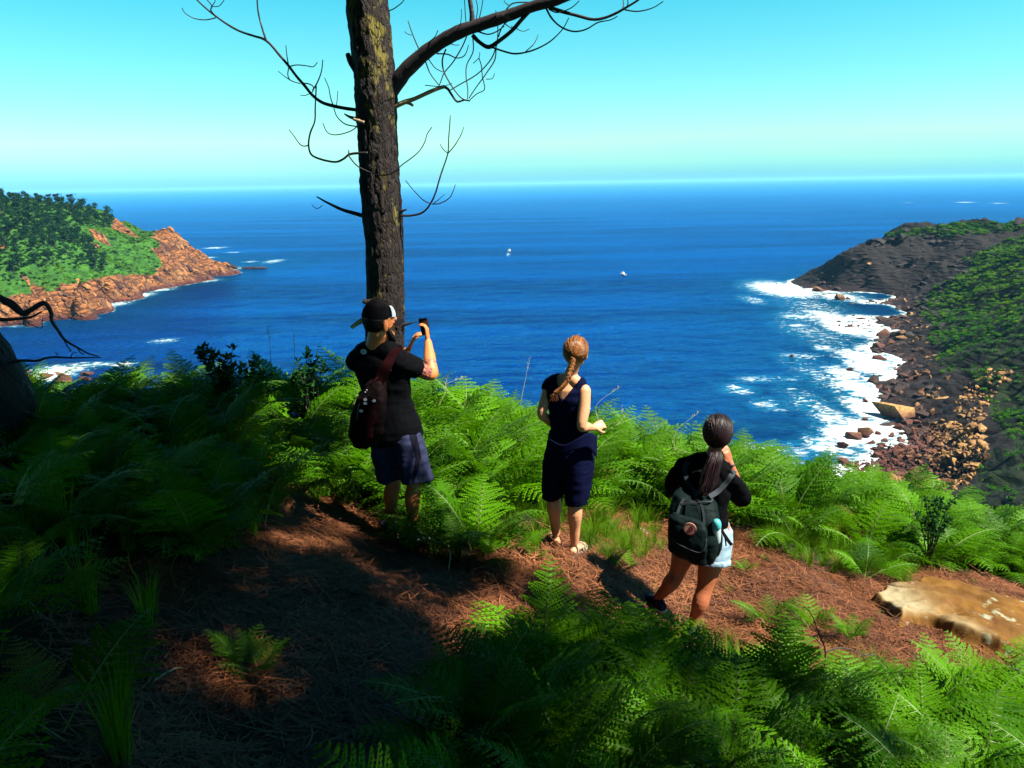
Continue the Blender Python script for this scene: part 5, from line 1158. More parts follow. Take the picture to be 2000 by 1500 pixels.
def torso_rings(hl, hr, sl, sr, neck, fwd, prof, extra=0.0, top=True):
    """prof rows: t (0 hips .. 1 shoulders), half width, half depth, forward offset"""
    hm, sm = (hl + hr) / 2, (sl + sr) / 2; lat0, lat1 = (hr - hl).normalized(), (sr - sl).normalized(); out = []
    for t_, hw, hd, fo in prof:
        c = hm.lerp(sm, t_) if t_ <= 1 else sm.lerp(neck, t_ - 1); lat = lat0.lerp(lat1, min(max(t_, 0), 1)).normalized(); up = (sm - hm).normalized()
        if t_ > 1: up = (neck - sm).normalized().lerp(up, .5)
        f = up.cross(lat); f = f if f.dot(fwd) > 0 else -f
        out.append((c + f * fo, lat * (hw + extra), f * (hd + extra)))
    return out

skin = lambda name, c1, c2: None
def skin_mat(name, a, b_):
    t = NT(name); w = t.world(); n = t.noise(w, 18, 4); c = t.mix(n, a, b_)
    bs_ = t.bsdf(c, .5, t.bump(t.noise(w, 160, 3), .25, .002), .35); bs_.inputs['Subsurface Weight'].default_value = .12; bs_.inputs['Subsurface Radius'].default_value = (.02, .007, .004); bs_.inputs['Subsurface Scale'].default_value = .5
    return t, c, bs_
t, c, bs_ = skin_mat('tanned_skin', (0.36, 0.105, 0.030), (0.48, 0.155, 0.05))
at = t.attr('tattoo'); wv = t.n('TexWave', wave_type='RINGS'); t.l(t.world(), wv.inputs['Vector']); wv.inputs['Scale'].default_value = 14; wv.inputs['Distortion'].default_value = 12; wv.inputs['Detail'].default_value = 3; wv.inputs['Detail Scale'].default_value = 3
tt = t.math('MULTIPLY', at, t.ramp(t.math('ADD', wv.outputs[1], t.math('MULTIPLY', t.noise(t.world(), 25, 3), .5)), [(.55, 0.05), (.75, .92)])); c2 = t.mix(tt, c, (.035, .015, .05)); t.l(c2, bs_.inputs['Base Color']); M['skin_man'] = t.done(bs_)
t, c, bs_ = skin_mat('fair_skin', (0.55, 0.25, 0.12), (0.68, 0.34, 0.18)); M['skin_fair'] = t.done(bs_)
t, c, bs_ = skin_mat('brown_skin', (0.32, 0.095, 0.040), (0.42, 0.14, 0.06)); M['skin_girl'] = t.done(bs_)
def cloth(name, a, b_, rough=.85, sc_=60):
    t = NT(name); w = t.world(); c = t.mix(t.noise(w, 14, 5), a, b_); M[name] = t.done(t.bsdf(c, rough, t.bump(t.noise(w, sc_ * 6, 3), .35, .003), .03)); return M[name]
cloth('black_cotton', (.002, .002, .003), (.004, .0045, .006)); cloth('navy_jersey', (.002, .003, .018), (.004, .006, .032)); cloth('slate_blue', (.020, .023, .056), (.032, .036, .082), .6); cloth('dark_panel', (.004, .004, .01), (.008, .008, .016)); cloth('maroon', (.008, .0012, .0018), (.017, .0022, .0035), .8); cloth('pack_black', (.005, .003, .003), (.011, .005, .006), .6)
cloth('pack_green', (.003, .007, .007), (.008, .017, .017), .5); cloth('strap_grey', (.025, .03, .04), (.05, .06, .07), .6); cloth('denim', (.20, .32, .42), (.34, .46, .56), .8, 90); cloth('denim_dark', (.16, .24, .36), (.22, .30, .42), .8); cloth('cap_black', (.005, .004, .005), (.010, .009, .011)); cloth('cap_white', (.35, .42, .50), (.5, .58, .62)); cloth('shoe_blue', (.05, .055, .16), (.09, .10, .24), .6); cloth('shoe_navy', (.012, .014, .05), (.03, .035, .09), .6)
for n_, c_, r_ in (('sole_white', (.5, .52, .52), .6), ('sandal_white', (.30, .26, .20), .6), ('sandal_black', (.012, .01, .01), .6), ('white_print', (.6, .62, .60), .6), ('print_dark', (.01, .01, .02), .6), ('phone_black', (.008, .008, .010), .15), ('bottle_white', (.5, .62, .66), .35), ('bottle_cyan', (.08, .45, .50), .35), ('badge_red', (.16, .012, .014), .6), ('badge_pale', (.55, .28, .20), .6), ('metal_bit', (.55, .5, .55), .3), ('eye_white', (.6, .6, .58), .3), ('tape_black', (.01, .01, .012), .5)): M[n_] = m_simple(n_, c_, r_)
def hair_mat(name, a, b_, rough=.35):
    t = NT(name); oi = t.n('ObjectInfo'); w = t.world(); n = t.noise(w, 70, 3); c = t.mix(t.ramp(t.math('ADD', t.math('MULTIPLY', t.attr('rnd'), .8), t.math('MULTIPLY', n, .35)), [(.2, 0), (.95, 1)]), a, b_); M[name] = t.done(t.bsdf(c, rough, t.bump(n, .4, .002), .22))
hair_mat('hair_auburn', (.03, .008, .003), (.34, .13, .035)); hair_mat('hair_dark', (.003, .001, .0015), (.024, .006, .010), .5); hair_mat('hair_auburn_shell', (.015, .005, .002), (.06, .02, .006)); hair_mat('hair_dark_shell', (.002, .001, .001), (.008, .002, .004), .5); hair_mat('hair_beard', (.006, .003, .002), (.014, .006, .004), .6)
def disc(name, mat, c, nrm_, r, root, rx=1.0, up=Vector((0, 0, 1)), seg=28, thick=.004):
    nrm_ = nrm_.normalized(); x = up.cross(nrm_).normalized(); y = nrm_.cross(x); s = Soup(); n0 = len(s.V)
    top = [c + nrm_ * thick + (x * math.cos(6.2832 * k / seg) * rx + y * math.sin(6.2832 * k / seg)) * r for k in range(seg)]; bot = [p - nrm_ * thick * 2 for p in top]
    s.V += top + bot; s.F.append(tuple(range(seg))); s.mi.append(0)
    for k in range(seg): s.F.append((k, seg + k, seg + (k + 1) % seg, (k + 1) % seg)); s.mi.append(0)
    o = link(name, s.mesh(name, (M[mat],))); o.parent = root; return o
def strip(name, mat, pts, widths, nrm_f, root, thick=.006, sub=5, frame_root=None):
    """flat strap along pts; nrm_f(i, p) gives its outward normal"""
    P_ = spline(pts, sub); m = len(P_); s = Soup(); rows = []
    for i, p in enumerate(P_):
        t_ = (P_[min(i + 1, m - 1)] - P_[max(i - 1, 0)]).normalized(); n = nrm_f(i / (m - 1), p); n = (n - t_ * n.dot(t_)).normalized(); b_ = t_.cross(n); w_ = np.interp(i / (m - 1), np.linspace(0, 1, len(widths)), widths) / 2
        rows.append([p + b_ * w_ + n * thick, p - b_ * w_ + n * thick, p - b_ * w_ - n * thick * .3, p + b_ * w_ - n * thick * .3])
    for a, b_ in zip(rows, rows[1:]):
        for k in range(4): s.quad(a[k], a[(k + 1) % 4], b_[(k + 1) % 4], b_[k])
    s.quad(*rows[0][::-1]); s.quad(*rows[-1]); o = link(name, s.mesh(name, (M[mat],)))
    return o
def tubeobj(name, mat, pts, r, root, sub=4, seg=8):
    P_ = spline(pts, sub); m = len(P_); rr_ = [float(np.interp(i / (m - 1), np.linspace(0, 1, len(r)), r)) for i in range(m)] if hasattr(r, '__len__') else [r] * m
    s = Soup(); s.tube(P_, rr_, seg); o = link(name, s.mesh(name, (M[mat],), True)); return o
UPV = Vector((0, 0, 1))

# ---- the man -------------------------------------------------------------------------------------
man = thing('person', 'man in black t-shirt and backwards cap raising a phone beside the pine', 'person', tuple(P(785, 1058, 5.12)))
bpy.context.view_layer.update()
Fm = frame(18); fwd = Fm @ Vector((0, 1, 0))
hl, hr = P(742, 826, 5.18), P(793, 826, 5.08); kl, kr = P(769, 935, 5.17), P(810, 940, 5.02)
al = feet['manL'] + Vector((0, 0, .09)); ar = feet['manR'] + Vector((0, 0, .09))
sl, sr = P(697, 703, 5.16), P(784, 705, 5.0); nb = P(735, 681, 5.08); hc = P(742, 629, 5.06)
el, er = P(752, 735, 5.42), P(842, 731, 5.16); wl, wr = P(796, 684, 5.50), P(836, 668, 5.36)
phone_c = P(829, 638, 5.42)
b = Body()
PROF_M = [(-.14, .12, .085, 0), (-.06, .152, .11, 0), (.05, .152, .108, 0), (.3, .140, .096, 0), (.5, .155, .105, .01), (.72, .182, .115, .01), (.88, .190, .105, .005), (1.0, .150, .085, 0), (1.35, .085, .065, 0), (1.7, .060, .058, 0)]
b.loft(torso_rings(hl, hr, sl, sr, nb, fwd, PROF_M), 24)
b.limb([nb - UPV * .05, nb + UPV * .02, hc - UPV * .06 - fwd * .012], [.066, .072, .068], 16, 3)
b.limb([sl - UPV * .01, (sl + nb) / 2 + UPV * .016, nb - UPV * .004, (sr + nb) / 2 + UPV * .016, sr - UPV * .01], [.050, .052, .060, .052, .050], 14, 3)
Fh = frame(52, -3, 3); HS = 1.14; head_shape(b, hc, Fh, HS)
for a, k, c_ in ((hl, kl, al), (hr, kr, ar)):
    b.limb([a + UPV * .02, a.lerp(k, .5) + fwd * .01, k, k.lerp(c_, .3) - fwd * .022, k.lerp(c_, .65) - fwd * .008, c_ + UPV * .02], [.072, .074, .054, .056, .042, .033], 16, 4)
foot(b, al, Vector((-.35, 1, 0))); foot(b, ar, Vector((.9, .55, 0)))
b.limb([sr, sr.lerp(er, .5), er, er.lerp(wr, .35), wr], [.060, .056, .046, .046, .028], 14, 4); b.limb([sl, sl.lerp(el, .5), el, el.lerp(wl, .35), wl], [.060, .054, .044, .044, .028], 14, 4)
# right hand round the lower right edge of the phone, left hand at its left side
pd = (phone_c - wr).normalized(); hand(b, wr + pd * .012, Vector((-.05, .15, 1)), Vector((-1, .15, .15)), .95, .75, -1); hand(b, wl + (P(808, 665, 5.46) - wl) * .4, Vector((.45, -.05, .9)), Vector((1, .1, -.2)), .92, .62, 1)
body = b.finish('body', 'skin_man', man, .0055, 3)
co = np.array([tuple(v.co) for v in body.data.vertices]); d0 = np.array(tuple(er - sr)); L2 = d0 @ d0; tt_ = ((co - np.array(tuple(sr))) @ d0) / L2; dist = np.linalg.norm(co - (np.array(tuple(sr)) + tt_[:, None] * d0), axis=1)
tat = ((dist < .08) & (tt_ > .2) & (tt_ < .88)).astype(float); d1 = np.array(tuple(wr - er)); t2_ = ((co - np.array(tuple(er))) @ d1) / (d1 @ d1); ds2 = np.linalg.norm(co - (np.array(tuple(er)) + t2_[:, None] * d1), axis=1); tat = np.maximum(tat, ((ds2 < .06) & (t2_ > .28) & (t2_ < .36)) * 1.3); fattr(body.data, 'tattoo', tat)
# t-shirt
b = Body(); PS = [(t_, a, d, f) for t_, a, d, f in PROF_M]
b.loft(torso_rings(hl, hr, sl, sr, nb, fwd, [(-.24, .206, .168, 0), (-.05, .203, .162, 0), (.15, .186, .142, 0), (.4, .172, .125, .005), (.7, .198, .130, .01), (.88, .205, .120, .005), (1.0, .178, .108, 0), (1.3, .122, .098, 0), (1.6, .088, .086, 0)]), 28)
b.limb([sr - (er - sr) * .1, sr.lerp(er, .25), sr.lerp(er, .52)], [.073, .072, .071], 18, 3, False); b.limb([sl - (el - sl) * .1, sl.lerp(el, .25), sl.lerp(el, .58)], [.073, .072, .070], 18, 3, False)
b.ball(sr - UPV * .008, (.072,) * 3); b.ball(sl - UPV * .008, (.072,) * 3); b.limb([sl, (sl + nb) / 2 + UPV * .018, nb - UPV * .014, (sr + nb) / 2 + UPV * .018, sr], [.066, .074, .078, .074, .066], 14, 3)
shirt = b.finish('t_shirt', 'black_cotton', man, .007, 4, folds(.007, 10, 4, 500))
lg = P(711, 687, 5.0); nlg = Vector((-.25, -1, .35)).normalized()
def onsurf(o, p, dirv, off=.004):
    """nearest point of o (mesh in world space) along the view ray through p"""
    cam_p = Vector((0, 0, CAMZ)); d_ = (p - cam_p).normalized()
    from mathutils.bvhtree import BVHTree
    bv = BVHTree.FromPolygons([v.co for v in o.data.vertices], [tuple(q.vertices) for q in o.data.polygons]) if o.name not in _bv else _bv[o.name]; _bv[o.name] = bv
    h_ = bv.ray_cast(cam_p, d_)
    return (h_[0] + h_[1] * off, h_[1]) if h_[0] is not None else (p, dirv)
_bv = {}
lp_, ln_ = onsurf(shirt, P(711, 687, 5), nlg)
lg_o = disc('shirt_logo', 'white_print', lp_, ln_, .017, shirt, 1.35)
for dx in (-.006, .006):
    x_ = UPV.cross(ln_).normalized(); y_ = ln_.cross(x_); s = Soup(); q = lp_ + ln_ * .0055
    s.quad(q + x_ * (dx - .0015) - y_ * .008, q + x_ * (dx + .0015) - y_ * .008, q + x_ * (dx + .0015) + y_ * .008, q + x_ * (dx - .0015) + y_ * .008); s.quad(q + x_ * -.006 - y_ * .0015 + ln_ * .0004 * dx, q + x_ * .006 - y_ * .0015 + ln_ * .0004 * dx, q + x_ * .006 + y_ * .0015, q + x_ * -.006 + y_ * .0015)
    k_ = link('logo_mark', s.mesh('logo_mark', (M['print_dark'],))); k_.parent = lg_o
# shorts: wide legs flaring to the knee
b = Body(); kl2, kr2 = hl.lerp(kl, .98), hr.lerp(kr, .98)
b.loft(torso_rings(hl, hr, sl, sr, nb, fwd, [(-.22, .15, .12, 0), (-.12, .182, .142, 0), (.02, .180, .140, 0), (.14, .168, .126, 0)]), 24)
lat = (hr - hl).normalized()
for a, k, o_ in ((hl, kl2, -.01), (hr, kr2, .028)):
    dd = (k - a).normalized(); f2 = dd.cross(lat).normalized(); rs = []
    for q, ru, rv in ((.18, .080, .10), (.32, .090, .108), (.5, .096, .110), (.75, .094, .106), (1.0, .098, .108)): rs.append((a.lerp(k, q) + lat * o_ * q, lat * ru, f2 * rv))
    b.loft(rs, 24)
shorts = b.finish('shorts', 'slate_blue', man, .007, 3, folds(.011, 12, 1.6, 520))
def patch_on(o, pixpoly, name, mat, parent, off=.003, grid=14, rows=24):
    """a piece of cloth lying on o: quads between two pixel polylines (left edge, right edge)"""
    L_, R_2 = pixpoly; s = Soup(); g_ = []
    for i in range(rows + 1):
        u = i / rows; li_ = lambda pl: (float(np.interp(u, np.linspace(0, 1, len(pl)), [q[0] for q in pl])), float(np.interp(u, np.linspace(0, 1, len(pl)), [q[1] for q in pl]))); a_, b_ = li_(L_), li_(R_2)
        g_.append([onsurf(o, P(a_[0] + (b_[0] - a_[0]) * j / grid, a_[1] + (b_[1] - a_[1]) * j / grid, 5.0), UPV, off)[0] for j in range(grid + 1)])
    for i in range(rows):
        for j in range(grid):
            q = (g_[i][j], g_[i][j + 1], g_[i + 1][j + 1], g_[i + 1][j])
            if max((q[0] - q[2]).length, (q[1] - q[3]).length) < .09: s.quad(*q)
    k_ = link(name, s.mesh(name, (M[mat],), True)); k_.parent = parent; return k_
patch_on(shorts, ([(798, 848), (806, 875), (812, 895), (807, 925), (804, 948)], [(810, 838), (818, 868), (823, 893), (814, 922), (808, 948)]), 'side_panel', 'dark_panel', shorts, .003, 5, 26)
for (x0, x1) in ((819, 823), (825, 829)):
    patch_on(shorts, ([(x0, 929), (x0 - 1, 933), (x0, 937)], [(x1, 929), (x1 + 1, 933), (x1, 937)]), 'logo_mark', 'print_dark', shorts, .004, 3, 4)
shoe('shoe', 'shoe_blue', al, Vector((-.35, 1, 0)), man); shoe('shoe', 'shoe_navy', ar, Vector((.9, .55, 0)), man)
# cap worn backwards-turned: crown, pale front panel, brim
b = Body(); X = lambda x, y, z: hc + Fh @ (Vector((x, y, z)) * HS)
rs = []
for z, rx, ry, yo in ((.012, .083, .104, -.012), (.03, .085, .107, -.012), (.06, .082, .103, -.012), (.09, .070, .088, -.010), (.112, .050, .062, -.008), (.124, .022, .028, -.006)): rs.append((X(0, yo - (.06 - z) * .18, z + .004), Fh @ Vector((rx, 0, 0)), Fh @ Vector((0, ry, -.02))))
b.loft(rs, 28); cap = b.finish('cap', 'cap_black', man, .005, 3)
s = Soup(); n1_, n2_ = 16, 10; g_ = []
for i in range(n2_ + 1):
    z = .045 + .062 * i / n2_; k_ = 1 - max(0, (z - .03)) ** 2 / .0105
    rx, ry = .088 * math.sqrt(max(.05, k_)), .109 * math.sqrt(max(.05, k_)); g_.append([X(rx * math.sin(a), -.012 - (.06 - z) * .18 + ry * math.cos(a), z + .006 - .02 * math.cos(a)) for a in [R(-62) + R(124) * j / n1_ for j in range(n1_ + 1)]])
for i in range(n2_):
    for j in range(n1_): s.quad(g_[i][j], g_[i][j + 1], g_[i + 1][j + 1], g_[i + 1][j])
k_ = link('cap_front', s.mesh('cap_front', (M['cap_white'],), True)); k_.parent = cap
s = Soup(); g_ = []
for i in range(7):
    u = i / 6; g_.append([X(.080 * math.sin(a) * (1 - .1 * u), .070 * math.cos(a) + .02 + .062 * u * math.cos(a * .8), .020 - .012 * u - .02 * math.sin(a) ** 2) for a in [R(-75) + R(150) * j / 14 for j in range(15)]])
for i in range(6):
    for j in range(14): s.quad(g_[i][j], g_[i][j + 1], g_[i + 1][j + 1], g_[i + 1][j]); s.quad(*[q - UPV * .004 for q in (g_[i + 1][j], g_[i + 1][j + 1], g_[i][j + 1], g_[i][j])])
k_ = link('brim', s.mesh('brim', (M['cap_black'],), True)); k_.parent = cap
b = Body(); 
for q in (-1, 1): b.limb([X(q * .066, .012, -.02), X(q * .062, .03, -.055), X(q * .05, .055, -.088), X(q * .02, .08, -.108), X(0, .084, -.112)], [.010, .020, .024, .024, .022], 10, 3)
b.limb([X(-.03, .098, -.046), X(0, .104, -.044), X(.03, .098, -.046)], [.008, .010, .008], 8, 3)
b.finish('beard', 'hair_beard', man, .005, 2)
b = Body(); b.loft([(X(0, yo, z), Fh @ Vector((w_ * HS, 0, 0)), Fh @ Vector((0, d_ * HS, 0))) for z, w_, d_, yo in ((-.052, .046, .040, -.034), (-.040, .060, .054, -.036), (-.02, .070, .062, -.036), (.0, .075, .070, -.036), (.03, .078, .080, -.03))], 20); b.finish('hair', 'hair_beard', man, .006, 2, lambda co: .002 * fbm(co[:, 0] * 120, co[:, 1] * 120, co[:, 2] * 60, o=2, s=3))
for q in (-1, 1):
    e_ = Body(); e_.ball(X(q * .032, .083, .008), (.011, .011, .011), Fh, 10); e_.finish('eye', 'eye_white', man, 0)
# phone
ph = thing('phone', 'black phone held up in both hands by the man in the cap', 'phone', tuple(phone_c)); bpy.context.view_layer.update()
Fp = frame(14, 6, 0) @ Matrix.Rotation(R(-8), 3, 'Y'); bm = bmesh.new(); bmesh.ops.create_cube(bm, size=1); bmesh.ops.scale(bm, vec=(.066, .009, .125), verts=bm.verts); bmesh.ops.bevel(bm, geom=bm.edges[:], offset=.004, segments=3, affect='EDGES')
for v in bm.verts: v.co = Fp @ v.co
me = bpy.data.meshes.new('case'); bm.to_mesh(me); bm.free(); o = link('case', me, M['phone_black'], ph)
s = Soup(); yy = -.0052; s.quad(*[Fp @ Vector(v) for v in ((-.029, yy, -.055), (.029, yy, -.055), (.029, yy, .055), (-.029, yy, .055))]); t = NT('phone_screen'); M['screen'] = t.done(t.bsdf((.01, .012, .02), .08)); o = link('screen', s.mesh('screen', (M['screen'],)), None, ph)
s = Soup(); s.tube([Fp @ Vector((-.02, .004, .045)), Fp @ Vector((-.02, .007, .045))], .007, 10); o = link('lens', s.mesh('lens', (M['screen'],)), None, ph)
# daypack slung over his right shoulder
dp = thing('backpack', 'dark maroon backpack slung over the man\'s right shoulder', 'backpack', tuple(P(722, 850, 4.92))); bpy.context.view_layer.update()
pc = [P(738, 742, 4.90), P(728, 772, 4.87), P(720, 810, 4.84), P(715, 845, 4.86), P(714, 868, 4.92)]; pw = [(.05, .05), (.10, .075), (.135, .09), (.13, .085), (.085, .05)]
b = Body(); pl_ = (sr - sl).normalized(); b.loft([(c_, pl_ * w_, fwd * d_) for c_, (w_, d_) in zip(spline(pc, 4), [tuple(np.array(pw[i]) + (np.array(pw[min(i + 1, 4)]) - np.array(pw[i])) * k / 4) for i in range(4) for k in range(4)] + [pw[-1]])], 22)
pk = b.finish('bag', 'pack_black', dp, .007, 3, folds(.006, 18, 12, 540))
b = Body(); b.loft([(c_ - fwd * .07, pl_ * w_ * .72, fwd * d_ * .5) for c_, (w_, d_) in zip(pc[1:], pw[1:])], 18); fp = b.finish('front_pocket', 'maroon', dp, .007, 3, folds(.006, 18, 12, 544))
def outn(u, p): return -fwd + UPV * .2
st = strip('shoulder_strap', 'maroon', [P(735, 762, 4.85), P(744, 738, 4.86), P(757, 712, 4.86), P(770, 690, 4.93), P(782, 680, 5.02), P(790, 690, 5.12)], [.06, .075, .07, .06, .05, .05], outn, dp); keep(st, dp)
st = strip('lower_strap', 'maroon', [P(700, 770, 4.86), P(720, 752, 4.84), P(742, 735, 4.87), P(765, 722, 4.95)], [.012, .012, .012], outn, dp, .003); keep(st, dp)
for x, y in ((721, 754), (718, 757), (717, 762), (714, 766), (691, 789), (700, 803)):
    p_, n_2 = onsurf(pk, P(x, y, 5), -fwd, .003); k_ = disc('stud', 'metal_bit', p_, n_2, .004, None, seg=8, thick=.002); keep(k_, dp)
for x, y in ((714, 781), (714, 788), (730, 783), (706, 803)):
    p_, n_2 = onsurf(fp, P(x, y, 5), -fwd, .004); k_ = disc('pin', 'metal_bit', p_, n_2, .010, None, 1.3, seg=7, thick=.003); keep(k_, dp)
zp = tubeobj('zip', 'tape_black', [onsurf(fp, P(x, y, 5), -fwd, .003)[0] for x, y in ((698, 820), (702, 790), (716, 775), (732, 778), (740, 800))], .003, None); keep(zp, dp)

# ---- woman in the dark dress ---------------------------------------------------------------------
wo_ = thing('person', 'woman with auburn braid in a sleeveless dark navy outfit standing in the middle', 'person', tuple(P(1105, 1085, 5.26))); bpy.context.view_layer.update()
Fw = frame(12); fwd = Fw @ Vector((0, 1, 0))
hl, hr = P(1090, 880, 5.30), P(1134, 882, 5.22); kl, kr = P(1082, 962, 5.32), P(1124, 972, 5.20)
al = feet['wL'] + Vector((0, 0, .08)); ar = feet['wR'] + Vector((0, 0, .08))
sl, sr = P(1074, 752, 5.30), P(1141, 762, 5.16); nb = P(1114, 738, 5.24); hc = P(1125, 688, 5.22)
el, er = P(1058, 808, 5.24), P(1136, 832, 5.07); wl, wr = P(1090, 838, 5.42), P(1158, 836, 5.25)
b = Body(); PROF_W = [(-.14, .11, .085, 0), (-.05, .160, .112, 0), (.06, .165, .112, 0), (.35, .118, .088, 0), (.5, .122, .09, .01), (.72, .145, .102, .015), (.88, .152, .092, .005), (1.0, .125, .07, 0), (1.4, .062, .05, 0), (1.8, .046, .046, 0)]
b.loft(torso_rings(hl, hr, sl, sr, nb, fwd, PROF_W), 24)
b.limb([nb - UPV * .05, nb + UPV * .02, hc - UPV * .06 - fwd * .012], [.050, .045, .044], 16, 3)
b.limb([sl - UPV * .012, (sl + nb) / 2 + UPV * .004, nb - UPV * .006, (sr + nb) / 2 + UPV * .004, sr - UPV * .012], [.042, .045, .05, .045, .042], 14, 3)
Fh = frame(22, 4, 6); head_shape(b, hc, Fh, .98)
for a, k, c_ in ((hl, kl, al), (hr, kr, ar)): b.limb([a + UPV * .02, a.lerp(k, .5) + fwd * .01, k, k.lerp(c_, .3) - fwd * .022, k.lerp(c_, .65) - fwd * .008, c_ + UPV * .015], [.086, .076, .050, .055, .040, .030], 16, 4)
foot(b, al, Vector((-.2, 1, 0)), .9); foot(b, ar, Vector((.5, .9, 0)), .9)
b.limb([sr, sr.lerp(er, .5) + Vector((.008, 0, 0)), er, er.lerp(wr, .35), wr], [.047, .043, .034, .036, .023], 14, 4); b.limb([sl, sl.lerp(el, .5), el, el.lerp(wl, .35), wl], [.047, .042, .034, .035, .023], 14, 4)
hand(b, wr + Vector((.008, .01, .004)), Vector((.85, .5, .12)), Vector((-.3, .6, -.6)), .9, .95, -1); hand(b, wl, Vector((.7, .7, 0)), Vector((0, .3, -1)), .9, .6, 1)
body = b.finish('body', 'skin_fair', wo_, .0055, 3)
b = Body(); tr_ = torso_rings(hl, hr, sl, sr, nb, fwd, [(-.05, .180, .130, 0), (.1, .170, .124, 0), (.35, .134, .104, 0), (.5, .138, .106, .01), (.72, .160, .118, .015), (.88, .176, .108, .005), (1.0, .158, .088, 0), (1.12, .130, .074, 0), (1.22, .110, .066, 0)])
b.loft(tr_, 28); b.limb([sl - UPV * .006, (sl + nb) / 2 + UPV * .008, nb - UPV * .006, (sr + nb) / 2 + UPV * .008, sr - UPV * .01 - (sr - sl).normalized() * .03], [.060, .056, .058, .056, .054], 14, 3); b.ball(sl - UPV * .01, (.058,) * 3); top = b.finish('top', 'navy_jersey', wo_, .007, 3, folds(.006, 14, 3, 560))
# cut the V-shaped back neckline out of the top
Vc = [(1080, 700), (1086, 728), (1092, 770), (1098, 782), (1110, 768), (1122, 752), (1133, 738), (1150, 728), (1150, 700)]
bm = bmesh.new(); bm.from_mesh(top.data); cv = np.array([tuple(v.co) for v in bm.verts]); px_, py_ = proj(cv[:, 0], cv[:, 1], cv[:, 2]); ins = inpoly(px_, py_, Vc) & (((cv - np.array(tuple(nb))) @ np.array(tuple(fwd))) < .03); ins |= (cv[:, 2] > nb.z - .02) & (np.linalg.norm(cv - np.array(tuple(nb)), axis=1) < .065)
bm.verts.ensure_lookup_table(); bmesh.ops.delete(bm, geom=[bm.verts[i] for i in np.nonzero(ins)[0]], context='VERTS'); bm.to_mesh(top.data); bm.free()
md = top.modifiers.new('thick', 'SOLIDIFY'); md.thickness = .004
# lower half: wide knee-length trousers, with a loose wrap over the right hip
b = Body(); b.loft(torso_rings(hl, hr, sl, sr, nb, fwd, [(-.3, .14, .12, 0), (-.15, .182, .140, 0), (0, .184, .138, 0), (.2, .158, .120, 0), (.34, .138, .108, 0)]), 26); lat = (hr - hl).normalized()
for a, k, o_ in ((hl, hl.lerp(kl, 1.12), .0), (hr, hr.lerp(kr, 1.14), .012)):
    f2 = (k - a).normalized().cross(lat).normalized(); b.loft([(a.lerp(k, q) + lat * o_ * q, lat * ru, f2 * rv) for q, ru, rv in ((-.1, .09, .11), (.2, .104, .12), (.55, .100, .112), (.85, .088, .098), (1.0, .074, .084))], 24)
b.finish('trousers', 'navy_jersey', wo_, .007, 3, folds(.006, 8, 2, 570))
wr_pts = [P(1072, 868, 5.12), P(1100, 880, 5.06), P(1130, 866, 5.05), P(1150, 856, 5.08), P(1166, 862, 5.16)]
s = Soup(); rows = []
for i, p in enumerate(spline(wr_pts, 6)):
    u = i / 24; L_ = .01 + .11 * u * u; rows.append([p + Vector((0, -.012 - .004 * math.sin(u * 16) * j / 6, .045 - j * (L_ + .045) / 6)) for j in range(7)])
for a_, b_ in zip(rows, rows[1:]):
    for j in range(6): s.quad(a_[j], a_[j + 1], b_[j + 1], b_[j])
o = link('wrap', s.mesh('wrap', (M['navy_jersey'],), True)); keep(o, wo_); md = o.modifiers.new('thick', 'SOLIDIFY'); md.thickness = .006
for a_, td in ((al, Vector((-.2, 1, 0))), (ar, Vector((.5, .9, 0)))):
    td = td.normalized(); sd_ = td.cross(UPV); g_ = a_ - Vector((0, 0, .078)); b = Body(); b.loft([(g_ + td * y, sd_ * hw, UPV * .011) for y, hw in ((-.075, .02), (-.06, .034), (0, .036), (.07, .044), (.13, .048), (.17, .04), (.195, .018))], 16); so2 = b.finish('sandal', 'sandal_white' if a_ is ar else 'sandal_black', wo_, 0)
    for yy_, w__ in ((.11, .045), (.075, .043), (-.01, .040)):
        k_ = strip('strap', 'sandal_white' if yy_ > 0.08 or a_ is ar else 'sandal_black', [g_ + td * yy_ - sd_ * w__, g_ + td * yy_ - sd_ * w__ * .6 + UPV * (.05 if yy_ > 0 else .085), g_ + td * yy_ + sd_ * w__ * .6 + UPV * (.05 if yy_ > 0 else .085), g_ + td * yy_ + sd_ * w__], [.014, .014], lambda u, p: UPV + sd_ * (u - .5) * 2, None, .003); k_.parent = so2
